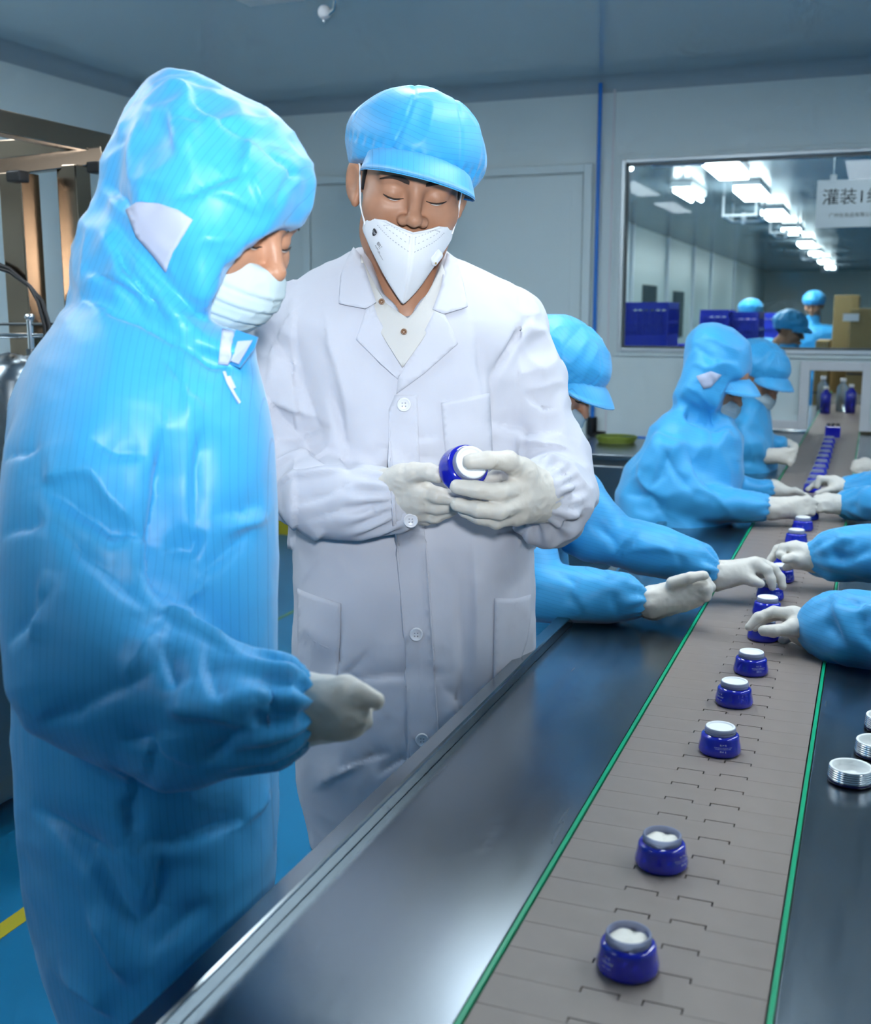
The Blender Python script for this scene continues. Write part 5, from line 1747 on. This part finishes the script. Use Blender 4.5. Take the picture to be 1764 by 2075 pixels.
infl(g, [(1330, 880), (1300, 940), (1298, 1000), (1320, 1035), (1380, 1050), (1450, 1054), (1510, 1052), (1552, 1048), (1562, 1028), (1555, 1008), (1510, 1000), (1440, 985), (1400, 940), (1385, 890)], lambda u, v: np.interp(u, [1300, 1560], [3.16, 3.12]), .062, .062, k=.02)
infl(g, [(1440, 920), (1480, 960), (1530, 972), (1565, 975), (1570, 1000), (1545, 1012), (1490, 1005), (1440, 990)], 3.34, .055, .05, k=.02)
c1, c2 = P(1555, 1028, 3.12), P(1565, 990, 3.34)
gw2 = cloth('gown', g, .0068, 'gown_blue', w2, 2, sleeve_post(((c1, _R, .035), (c2, _R, .035)), .009, 31,
      (([(1330, 900), (1370, 960), (1400, 1000)], .014, -.014), ([(1300, 1000), (1340, 960), (1360, 900)], .012, -.010), ([(1400, 985), (1440, 1000), (1480, 1050)], .012, .010), ([(1395, 900), (1420, 960), (1470, 1000)], .014, -.014), ([(1400, 790), (1440, 850), (1430, 960)], .010, -.010), ([(1368, 806), (1400, 842), (1450, 862), (1490, 860)], .018, -.030), ([(1400, 700), (1440, 730), (1500, 735)], .010, -.010), ([(1420, 680), (1470, 700), (1505, 720)], .010, .009), ([(1395, 740), (1430, 745), (1470, 735)], .009, .008), ([(1380, 780), (1410, 800), (1445, 840)], .010, .010), ([(1260, 1000), (1310, 1010), (1350, 1060)], .014, -.014)), 9), zst)
patch('ear_mesh', [(1410, 762), (1440, 752), (1462, 760), (1440, 785), (1425, 788)], np.array([v.co[:] for v in gw2.data.vertices]), gw2, 'hood_mesh', .004, .003)
legs_seated(w2, (-.66, 3.12, .50), (1, 0))
stool((-.66, 3.12), 'steel stool under the seated person in the hooded gown', .355)
glove(w2, [(P(1560, 1028, 3.12), .027, P(1612, 1018, 3.10), .017), (P(1560, 1030, 3.12), .027, P(1615, 1030, 3.10), .017), (P(1562, 1034, 3.12), .025, P(1608, 1040, 3.11), .015)],
      [([P(1612, 1016, 3.10), P(1635, 1012, 3.09), P(1652, 1018, 3.09)], [.0130, .0105, .0085]), ([P(1615, 1025, 3.10), P(1638, 1024, 3.09), P(1650, 1030, 3.09)], [.0130, .0105, .0085]),
       ([P(1614, 1034, 3.10), P(1636, 1036, 3.09), P(1645, 1040, 3.09)], [.0125, .0100, .0085]), ([P(1606, 1042, 3.11), P(1628, 1045, 3.10), P(1636, 1046, 3.10)], [.0115, .0092, .008])], .0036, cuff=(c1 + _R * .012, _R, .0285))
glove(w2, [(c2, .025, P(1605, 1002, 3.33), .016), (c2, .025, P(1600, 1010, 3.34), .016)],
      [([P(1605, 1000, 3.33), P(1628, 1004, 3.32), P(1640, 1010, 3.32)], [.0125, .0100, .008]), ([P(1602, 1008, 3.34), P(1622, 1012, 3.33), P(1632, 1016, 3.33)], [.0120, .0098, .008]), ([P(1590, 996, 3.32), P(1610, 994, 3.31), P(1622, 998, 3.31)], [.0125, .0102, .0085])], .0038)

# --- worker in a peaked cap beside the pass-through
w3 = empty('person', (-.55, 4.3, 0), 'seated person in blue gown and peaked cap, farthest on this side of the conveyor', 'person', 'seated workers on the near side of the conveyor')
f3, u3 = view_dir(38, 25, -4)
M3 = head_M(P(1532, 762, 4.25), f3, u3, 1.0)
head_set(w3, M3)
g = SDF()
infl(g, [(1500, 800), (1480, 860), (1470, 960), (1470, 1060), (1560, 1060), (1570, 960), (1562, 880), (1555, 820), (1530, 800)], 4.3, .15, .11, k=.03)
infl(g, [(1500, 850), (1490, 900), (1500, 935), (1530, 935), (1552, 925), (1548, 905), (1535, 880), (1520, 850)], 4.18, .06, .055, k=.02)
infl(g, [(1530, 850), (1555, 880), (1590, 888), (1600, 905), (1580, 918), (1545, 905)], 4.32, .055, .05, k=.02)
cloth('gown', g, .0095, 'gown_blue', w3, 2, sleeve_post((), .012, 41, (), 9), zst)
legs_seated(w3, (-.60, 4.25, .50), (1, 0))
stool((-.60, 4.25), 'steel stool under the farthest seated person', .355)
glove(w3, [(P(1548, 922, 4.18), .027, P(1590, 918, 4.16), .018), (P(1548, 926, 4.18), .026, P(1588, 930, 4.16), .018)],
      [([P(1588, 914, 4.16), P(1604, 914, 4.15), P(1610, 922, 4.15)], [.0140, .0110, .009]), ([P(1590, 922, 4.16), P(1606, 926, 4.15), P(1606, 934, 4.15)], [.0135, .0110, .009]), ([P(1586, 932, 4.16), P(1600, 936, 4.15), P(1600, 942, 4.15)], [.0130, .0105, .009])], .0045)
glove(w3, [(P(1596, 902, 4.32), .025, P(1608, 906, 4.30), .018)], [([P(1606, 904, 4.30), P(1612, 914, 4.28)], [.012, .010]), ([P(1604, 908, 4.29), P(1608, 918, 4.27)], [.012, .010])], .0048)

# --- workers on the far side: only their arms reach into the picture
def right_worker(base, label, arms, gloves, cr, seed):
    w_ = empty('person', (base[0], base[1], 0), label, 'person', 'seated workers on the far side of the conveyor')
    x, y = base
    fM = head_M((x - .06, y, 1.20), unit((-.85, 0, -.5)), unit((-.5, 0, .85)), .98)
    head_set(w_, fM)
    g = SDF()
    g.seg((x, y, .50), (x, y, .98), (.19, .15), (.20, .125), side=(0, 1, 0), k=.03)
    g.seg((x, y - .17, .99), (x, y + .17, .99), .085, .085, k=.05)
    g.seg((x, y, 1.02), (x - .03, y, 1.10), .072, .060, k=.03)
    post = []
    for sh, chain, rs, cf in arms:
        shd = np.array((x - .02, y + sh, .99))
        el = (shd + chain[0]) * .5 + np.array((.02, 0, -.13)) if np.linalg.norm(shd - chain[0]) > .25 else chain[0]
        g.chain([shd, el] + list(chain), [.085, .075] + list(rs), k=.025)
        if cf is not None: post.append((cf[0], cf[1], .03))
    cloth('gown', g, .0075, 'gown_blue', w_, 2, sleeve_post(post, .0075, seed, cr, 11), lambda V: V[:, 2] + .1 * (V @ _R))
    legs_seated(w_, (x + .03, y, .50), (-1, 0))
    for a in gloves:
        glove(w_, *a[:2], **a[2])
    stool((x + .03, y), 'steel stool of the ' + label.split(', ')[1] + ' of the conveyor', .355)
    return w_
cA = P(1672, 1282, 1.97)
right_worker((.62, 2.02), 'person whose gloved hand grips a jar, nearest seat on the right', [
    (-.10, [P(1830, 1290, 1.86), P(1740, 1280, 1.91), P(1690, 1275, 1.95), cA], [.066, .060, .054, .046], (cA, -_R)),
    (.14, [P(1840, 1330, 2.2)], [.060], None)],
  [([(P(1668, 1280, 1.975), .028, P(1606, 1246, 1.985), .0160), (P(1668, 1283, 1.975), .029, P(1612, 1262, 1.985), .0165), (P(1670, 1288, 1.975), .028, P(1615, 1280, 1.99), .0165), (P(1672, 1292, 1.975), .025, P(1625, 1290, 1.99), .0150), (P(1660, 1275, 1.965), .024, P(1605, 1272, 1.955), .0150)],
    [([P(1606, 1244, 1.985), P(1565, 1240, 1.985), P(1536, 1251, 1.985), P(1517, 1270, 1.985)], [.0120, .0098, .0090, .0078]),
     ([P(1612, 1252, 2.0), P(1572, 1246, 2.015), P(1545, 1255, 2.03), P(1530, 1272, 2.03)], [.0120, .0098, .0090, .0078]),
     ([P(1600, 1274, 1.955), P(1566, 1279, 1.945), P(1546, 1278, 1.945)], [.0125, .0105, .0095]),
     ([P(1618, 1282, 2.0), P(1596, 1290, 2.02), P(1585, 1298, 2.03)], [.0115, .0095, .008])], dict(vox=.0025))], (([(1700, 1218), (1735, 1222), (1775, 1200)], .010, -.016), ([(1688, 1215), (1700, 1260), (1722, 1322)], .012, .014), ([(1735, 1226), (1742, 1280), (1775, 1325)], .012, -.014), ([(1672, 1250), (1690, 1290), (1730, 1330)], .009, -.010)), 51)
cB = P(1658, 1130, 2.40)
right_worker((.66, 2.78), 'person whose gloved hand hovers over a jar, second seat on the right', [
    (-.12, [P(1850, 1120, 2.28), P(1760, 1122, 2.33), P(1700, 1124, 2.37), cB], [.060, .052, .046, .036], (cB, -_R)),
    (.14, [P(1850, 1150, 2.6)], [.055], None)],
  [([(P(1655, 1130, 2.40), .026, P(1612, 1112, 2.40), .016), (P(1655, 1132, 2.40), .027, P(1612, 1122, 2.40), .017), (P(1655, 1136, 2.40), .025, P(1618, 1138, 2.39), .016)],
    [([P(1612, 1108, 2.40), P(1586, 1110, 2.395), P(1580, 1124, 2.39), P(1590, 1131, 2.385)], [.0118, .0098, .0088, .0078]),
     ([P(1608, 1106, 2.42), P(1575, 1113, 2.42), P(1558, 1138, 2.415)], [.0118, .0095, .0080]),
     ([P(1620, 1134, 2.385), P(1602, 1131, 2.375), P(1590, 1134, 2.372)], [.0122, .0100, .0085]),
     ([P(1616, 1140, 2.40), P(1600, 1145, 2.41), P(1592, 1150, 2.42)], [.0108, .0090, .008])], dict(vox=.003, cuff=(P(1656, 1132, 2.40), _R, .0275)))], (([(1672, 1100), (1690, 1125), (1705, 1150)], .009, -.012), ([(1690, 1155), (1730, 1135), (1775, 1112)], .009, -.012), ([(1668, 1110), (1700, 1098), (1730, 1092)], .009, .010)), 52)
cC, cD = P(1722, 1022, 3.20), P(1722, 992, 3.36)
right_worker((.62, 3.66), 'person whose two gloves cross over the belt, third seat on the right', [
    (-.14, [P(1800, 1020, 3.08), cC], [.056, .040], (cC, -_R)), (.12, [P(1800, 985, 3.30), cD], [.054, .038], (cD, -_R))],
  [([(P(1720, 1022, 3.20), .028, P(1675, 1012, 3.19), .018), (P(1720, 1025, 3.20), .028, P(1678, 1028, 3.19), .019)],
    [([P(1674, 1008, 3.19), P(1655, 1010, 3.18), P(1645, 1016, 3.18)], [.0130, .0105, .009]), ([P(1674, 1018, 3.18), P(1656, 1020, 3.17), P(1650, 1026, 3.17)], [.0130, .0105, .009]), ([P(1676, 1030, 3.18), P(1662, 1032, 3.17), P(1656, 1034, 3.17)], [.0125, .0100, .009])], dict(vox=.0038)),
   ([(P(1720, 992, 3.36), .026, P(1690, 976, 3.36), .017), (P(1720, 994, 3.36), .026, P(1688, 986, 3.35), .017)],
    [([P(1690, 972, 3.36), P(1660, 970, 3.35), P(1655, 986, 3.35)], [.0122, .0100, .0085]), ([P(1688, 976, 3.37), P(1655, 978, 3.37), P(1636, 992, 3.37)], [.0120, .0098, .0082]), ([P(1690, 990, 3.34), P(1668, 996, 3.33), P(1655, 1000, 3.33)], [.0122, .0102, .0085])], dict(vox=.0038))], (), 53)
cE = P(1790, 950, 4.2)
right_worker((.64, 4.62), 'person with one glove at the picture edge, farthest seat on the right', [
    (-.12, [P(1820, 960, 4.1), cE], [.055, .040], (cE, -_R)), (.14, [P(1850, 940, 4.4)], [.055], None)],
  [([(P(1786, 950, 4.2), .028, P(1752, 938, 4.2), .019), (P(1786, 954, 4.2), .028, P(1750, 950, 4.19), .019)],
    [([P(1752, 934, 4.2), P(1732, 938, 4.19), P(1726, 950, 4.19)], [.0135, .0110, .009]), ([P(1750, 944, 4.19), P(1734, 950, 4.18), P(1730, 958, 4.18)], [.0135, .0110, .009]), ([P(1750, 954, 4.19), P(1738, 962, 4.18)], [.0130, .0105])], dict(vox=.0045))], (), 54)

# ---------------------------------------------------------------- people in the hall behind the window
def hall_person(u, v, y, face, label, hood=False, lean=0.0):
    q = on_y(u, v, y)
    w_ = empty('person', (q[0], y, 0), label, 'person', 'workers in the hall behind the window')
    f = unit((face[0], face[1], -.25)); up = unit((face[0] * .25, face[1] * .25, 1))
    M = head_M(q, f, up, 1.0)
    head_set(w_, M, cap=True, mask=False, brim=hood)
    c = np.array([q[0], y, 0]) - np.array([face[0], face[1], 0]) * lean
    g = SDF()
    sd = np.array([face[1], -face[0], 0])
    zt = q[2] - .22
    g.seg((c[0], c[1], .35), (c[0], c[1], zt - .10), (.21, .15), (.20, .125), side=sd, k=.03)
    g.seg(c + sd * .17 + (0, 0, zt - .06), c - sd * .17 + (0, 0, zt - .06), .085, .085, k=.05)
    g.seg(c + (0, 0, zt - .02), q + np.array((0, 0, -.12)), .075, .062, k=.04)
    for s_ in (-1, 1):
        a = c + sd * .21 * s_ + (0, 0, zt - .07)
        g.chain([a, a + np.array([0, 0, -.28]), a + np.array([face[0] * .22, face[1] * .22, -.36])], [.075, .062, .045], k=.02)
    cloth('gown', g, .012, 'gown_blue', w_, 2, sleeve_post((), .008, int(u) % 17, (), 8), zst)
    legs_standing(w_, c, face, .10, .50)
    return w_
hall_person(1520, 638, 10.1, (0.1, 1), 'person in pale blue cap seen from behind through the window, leftmost of three')
hall_person(1600, 668, 8.2, (.95, -.3), 'person in blue cap bending to the right behind the window, middle of three', True, .12)
hall_person(1648, 618, 11.7, (-.2, -1), 'person in blue cap facing the camera behind the window, rightmost of three')
# ---------------------------------------------------------------- hall behind the window
HX0, HX1, HY1, HZ = -3.3, 4.5, 36.0, 2.56
HY0 = YB + .0805
def far_struct(name, lo, hi, m, label):
    return structure(name, MB().box(lo, hi), m, label)
far_struct('floor_hall', (HX0, HY0, -.05), (HX1, HY1, 0), 'floor_epoxy', 'blue floor of the hall behind the window')
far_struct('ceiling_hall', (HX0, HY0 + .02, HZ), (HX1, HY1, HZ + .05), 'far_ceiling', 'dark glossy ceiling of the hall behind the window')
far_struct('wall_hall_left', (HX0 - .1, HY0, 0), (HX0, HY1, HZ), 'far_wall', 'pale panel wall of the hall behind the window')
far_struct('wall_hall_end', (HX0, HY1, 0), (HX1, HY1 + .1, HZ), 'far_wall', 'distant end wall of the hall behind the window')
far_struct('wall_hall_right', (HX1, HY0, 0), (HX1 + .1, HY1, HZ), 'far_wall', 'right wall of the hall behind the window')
k = 12
for i, y in enumerate((13.0, 15.3, 15.9, 18.8, 21.6, 24.0, 28.0)):
    wd = .32 if i == 1 else .10
    structure('trim_%d' % (k + i), MB().box((HX0, y, 0), (HX0 + .05, y + wd, HZ)), 'white_profile', 'pale upright wall profile in the hall')
for i, (y, z0, z1) in enumerate(((12.6, 0, 1.95), (16.9, .9, 1.75), (19.6, .9, 1.7))):
    structure('window_%d' % (2 + i), MB().box((HX0 + .001, y, z0), (HX0 + .02, y + 1.1, z1)), 'dark_glass', 'dark glazed opening in the hall wall')
for i, (x, y) in enumerate(((-.1, 6.45), (-2.2, 6.6), (1.6, 6.6))):  # unseen lamps added to light the sign's front and the hall workers
    e = empty('hall_lamp', (x, y, HZ), ['ceiling lamp of the hall just above the hanging sign', 'ceiling lamp of the hall in the corner by the glass', 'ceiling lamp of the hall beyond the right of the window', 'ceiling lamp of the hall behind the hanging sign'][i], 'lamp', 'hall lamps behind the window')
    MB().box((x - .13, y - .3, HZ - .05), (x + .13, y + .3, HZ - .001), bev=.01).build('housing', 'lamp_body', e)
    MB().box((x - .11, y - .28, HZ - .062), (x + .11, y + .28, HZ - .0505)).build('diffuser', 'lamp_glow', e)
LP = [9.6, 11.6, 14.3, 17.3, 20.6, 24.0, 27.6, 31.4]
nm = ['first', 'second', 'third', 'fourth', 'fifth', 'sixth', 'seventh', 'eighth']
for i, y in enumerate(LP):
    e = empty('hall_lamp', (-1.22, y, HZ), 'glowing ceiling lamp in the hall row seen through the window, %s from the glass' % nm[i], 'lamp', 'hall lamps behind the window')
    L = 1.1
    MB().box((-1.22 - .13, y - L / 2, HZ - .05), (-1.22 + .13, y + L / 2, HZ - .001), bev=.01).build('housing', 'lamp_body', e)
    MB().box((-1.22 - .12, y - L / 2 + .03, HZ - .10), (-1.22 + .12, y + L / 2 - .03, HZ - .0505)).build('diffuser', 'lamp_glow_far', e)
for i, (x, y) in enumerate(((-1.95, 8.6), (-1.80, 11.4))):
    e = empty('hall_lamp', (x, y, HZ), ['glowing double tube lamp at the left top corner of the window', 'small glowing lamp left of the lamp row behind the window'][i], 'lamp', 'hall lamps behind the window')
    MB().box((x - .10, y - .5, HZ - .06), (x + .10, y + .5, HZ - .001), bev=.01).build('housing', 'lamp_body', e)
    MB().tube([(x - .05, y - .5, HZ - .09), (x - .05, y + .5, HZ - .09)], .022, 10).build('tube', 'lamp_glow_far', e)
    MB().tube([(x + .05, y - .5, HZ - .09), (x + .05, y + .5, HZ - .09)], .022, 10).build('tube', 'lamp_glow_far', e)
for i, (u, v, y) in enumerate(((1352, 356, 7.7), (1505, 470, 12.95), (1590, 516, 15.8), (1642, 545, 23.0), (1678, 562, 30.0))):
    q = on_y(u, v, y)
    e = empty('tube_hanger', (q[0], y, HZ), 'white hanging tube frame below the hall ceiling, %s from the glass' % nm[i], 'lamp hanger', 'tube hangers behind the window')
    w_, l_, zb = .17, .42, HZ - .20
    for sx in (-1, 1):
        for sy in (-1, 1):
            MB().tube([(q[0] + sx * w_, y + sy * l_, HZ - .001), (q[0] + sx * w_, y + sy * l_, zb)], .013, 8).build('hanger_rod', 'paper_white', e)
    for sx in (-1, 1):
        MB().tube([(q[0] + sx * w_, y - l_, zb), (q[0] + sx * w_, y + l_, zb)], .016, 8).build('side_rail', 'paper_white', e)
    for sy in (-1, 1):
        MB().tube([(q[0] - w_, y + sy * l_, zb), (q[0] + w_, y + sy * l_, zb)], .014, 8).build('end_rail', 'paper_white', e)
    MB().lathe([(.0001, -.07), (.03, -.06), (.03, .06), (.0001, .07)], 10, (q[0], y, zb)).build('holder', 'paper_white', e)

# sign hanging behind the glass
sy = 7.3
a = on_y(1656, 366, sy); b = on_y(1656, 462, sy)
e = empty('hanging_sign', (a[0], sy, b[2]), 'white hanging sign with large Chinese lettering behind the window', 'sign')
sw = .62
MB().box((a[0], sy, b[2]), (a[0] + sw, sy + .006, a[2]), bev=.001).build('board', 'paper_white', e)
hgt = a[2] - b[2]
V, F = text_points('灌装1线', hgt * .36, 'LEFT')
MB().raw([(a[0] + .03 + v[0], sy - .001, b[2] + hgt * .62 + v[1]) for v in V], F).build('lettering', 'ink_black', e)
V, F = text_points('广州化妆品有限公司生产车间一号线', hgt * .105, 'LEFT')
MB().raw([(a[0] + .075 + v[0], sy - .001, b[2] + hgt * .25 + v[1]) for v in V], F).build('lettering', 'ink_black', e)
for dx in (.09, .40):
    MB().tube([(a[0] + dx, sy + .003, a[2]), (a[0] + dx, sy + .003, HZ)], .003, 6).build('chain', 'chrome', e)
    MB().box((a[0] + dx - .018, sy - .006, a[2] - .015), (a[0] + dx + .018, sy + .012, a[2] + .03), bev=.004).build('clip', 'paper_white', e)

# crates
crate_cache = {}
def crate_mesh(w, d, h):
    key = (w, d, h)
    if key in crate_cache: return crate_cache[key]
    mb = MB()
    t = .018
    mb.box((-w / 2, -d / 2, 0), (w / 2, d / 2, .02))
    for z0, z1 in ((.02, .05), (h - .05, h), (h * .5 - .012, h * .5 + .012)):
        mb.box((-w / 2, -d / 2, z0), (w / 2, -d / 2 + t, z1)); mb.box((-w / 2, d / 2 - t, z0), (w / 2, d / 2, z1))
        mb.box((-w / 2, -d / 2 + t, z0), (-w / 2 + t, d / 2 - t, z1)); mb.box((w / 2 - t, -d / 2 + t, z0), (w / 2, d / 2 - t, z1))
    nx = max(4, int(w / .045))
    for i in range(nx + 1):
        x = -w / 2 + .008 + (w - .016) * i / nx
        ww = .008 if i not in (0, nx) else .02
        mb.box((x - ww / 2, -d / 2 + .003, .05), (x + ww / 2, -d / 2 + .013, h - .05)); mb.box((x - ww / 2, d / 2 - .013, .05), (x + ww / 2, d / 2 - .003, h - .05))
    ny = max(4, int(d / .045))
    for i in range(1, ny):
        y = -d / 2 + d * i / ny
        mb.box((-w / 2 + .003, y - .004, .05), (-w / 2 + .013, y + .004, h - .05)); mb.box((w / 2 - .013, y - .004, .05), (w / 2 - .003, y + .004, h - .05))
    mb.box((-w / 2 + .02, -d / 2 + .02, .02), (w / 2 - .02, d / 2 - .02, h * .78))
    me = mb.mesh('crate'); me.materials.append(MATS['crate_blue'])
    crate_cache[key] = me
    return me
def crate(x, y, z, label, w=.36, d=.5, h=.30):
    o = put('plastic_crate', crate_mesh(w, d, h), None, None, (x, y, z))
    return tag(o, label, 'crate', 'blue crates behind the window')
words = ['bottom', 'second', 'third', 'fourth', 'top']
cx = [(-1.64, 8.4, 'at the left edge of the window'), (-1.26, 9.15, 'right of the leftmost stack and lower')]
a1 = on_y(1313, 700, 8.4)
for s_, (x, y, lb, nst) in enumerate(((a1[0], 8.4, 'stack at the left edge of the window', 5), (on_y(1452, 690, 9.3)[0], 9.3, 'stack behind the seated capped worker', 5), (on_y(1512, 690, 9.35)[0], 9.35, 'stack at the back of the seated capped worker', 5), (on_y(1560, 690, 10.9)[0], 10.9, 'stack between the two hall workers', 5))):
    htop = on_y(1300, [613, 628, 632, 634][s_], y)[2]
    h = htop / nst
    for i in range(nst):
        crate(x, y, h * i, 'blue plastic crate, %s of the %s' % (words[i], lb), .22 if s_ else .36, .46, round(h, 4))
a2 = on_y(1378, 700, 9.0)
crate(a2[0], 9.0, a2[2] - .25, 'low blue crate standing between the two leftmost stacks', .20, .40, .26)
e = empty('crate_stand', (a2[0], 9.0, 0), 'low steel stand under the low blue crate', 'stand')
MB().box((a2[0] - .11, 8.78, a2[2] - .275), (a2[0] + .11, 9.22, a2[2] - .251)).build('stand_top', 'steel_dark', e)
for sx in (-.09, .09):
    for sy_ in (8.80, 9.20):
        MB().box((a2[0] + sx - .01, sy_ - .01, 0), (a2[0] + sx + .01, sy_ + .01, a2[2] - .276)).build('leg', 'steel_dark', e)
# cartons
for i, (u0, u1, v0, v1, y, lb) in enumerate(((1690, 1735, 598, 700, 10.2, 'tall brown cardboard carton, leftmost behind the right of the window'), (1722, 1800, 625, 700, 9.55, 'brown cardboard carton in front of the tall carton'), (1652, 1676, 690, 760, 9.6, 'low brown carton beside the standing hall worker'))):
    a = on_y(u0, v0, y); b = on_y(u1, v1, y)
    e = empty('cardboard_carton', ((a[0] + b[0]) / 2, y, 0), lb, 'carton', 'cardboard cartons behind the window')
    nh = 3
    MB().box((a[0], y, 0), (b[0], y + .5, a[2]), bev=.01).build('carton_body', 'cardboard', e)
    MB().box((a[0] - .001, y - .003, a[2] * .62), (b[0] + .001, y - .0005, a[2] * .63)).build('seam', 'ink_black', e)
    if i == 1:
        MB().box((a[0] - .05, y - .006, a[2] - .10), (a[0] + .07, y - .0032, a[2] - .04)).build('paper_label', 'paper_white', e)
# things seen through the pass-through
mat('clear_plastic', (0.75, 0.85, 0.92), 0.08, trans=0.7, ior=1.2)
mat('cloth_grey', (0.40, 0.42, 0.42), 0.8)
for i, (u, v, y, h, r, m, lb) in enumerate(((1672, 812, 7.0, .16, .030, 'jar_blue', 'slim blue bottle seen through the pass-through'), (1705, 820, 7.2, .20, .035, 'clear_plastic', 'clear plastic bottle in the middle of the pass-through'), (1660, 800, 7.4, .2, .035, 'clear_plastic', 'clear plastic bottle at the left of the pass-through'), (1722, 825, 7.1, .17, .030, 'jar_blue', 'dark blue bottle at the right of the pass-through'))):
    q = on_y(u, v, y)
    zt = TZ + .001
    x = np.clip(q[0], BX0 + .0, .4)
    e = empty('bottle', (x, y, zt), lb, 'bottle', 'bottles seen through the pass-through')
    MB().lathe([(.0001, 0), (r, 0), (r, h * .72), (r * .45, h * .84), (r * .45, h * .9)], 20, (x, y, zt)).build('bottle_body', m, e)
    MB().lathe([(r * .5, h * .9), (r * .5, h), (.0001, h)], 16, (x, y, zt)).build('bottle_cap', 'paper_white', e)
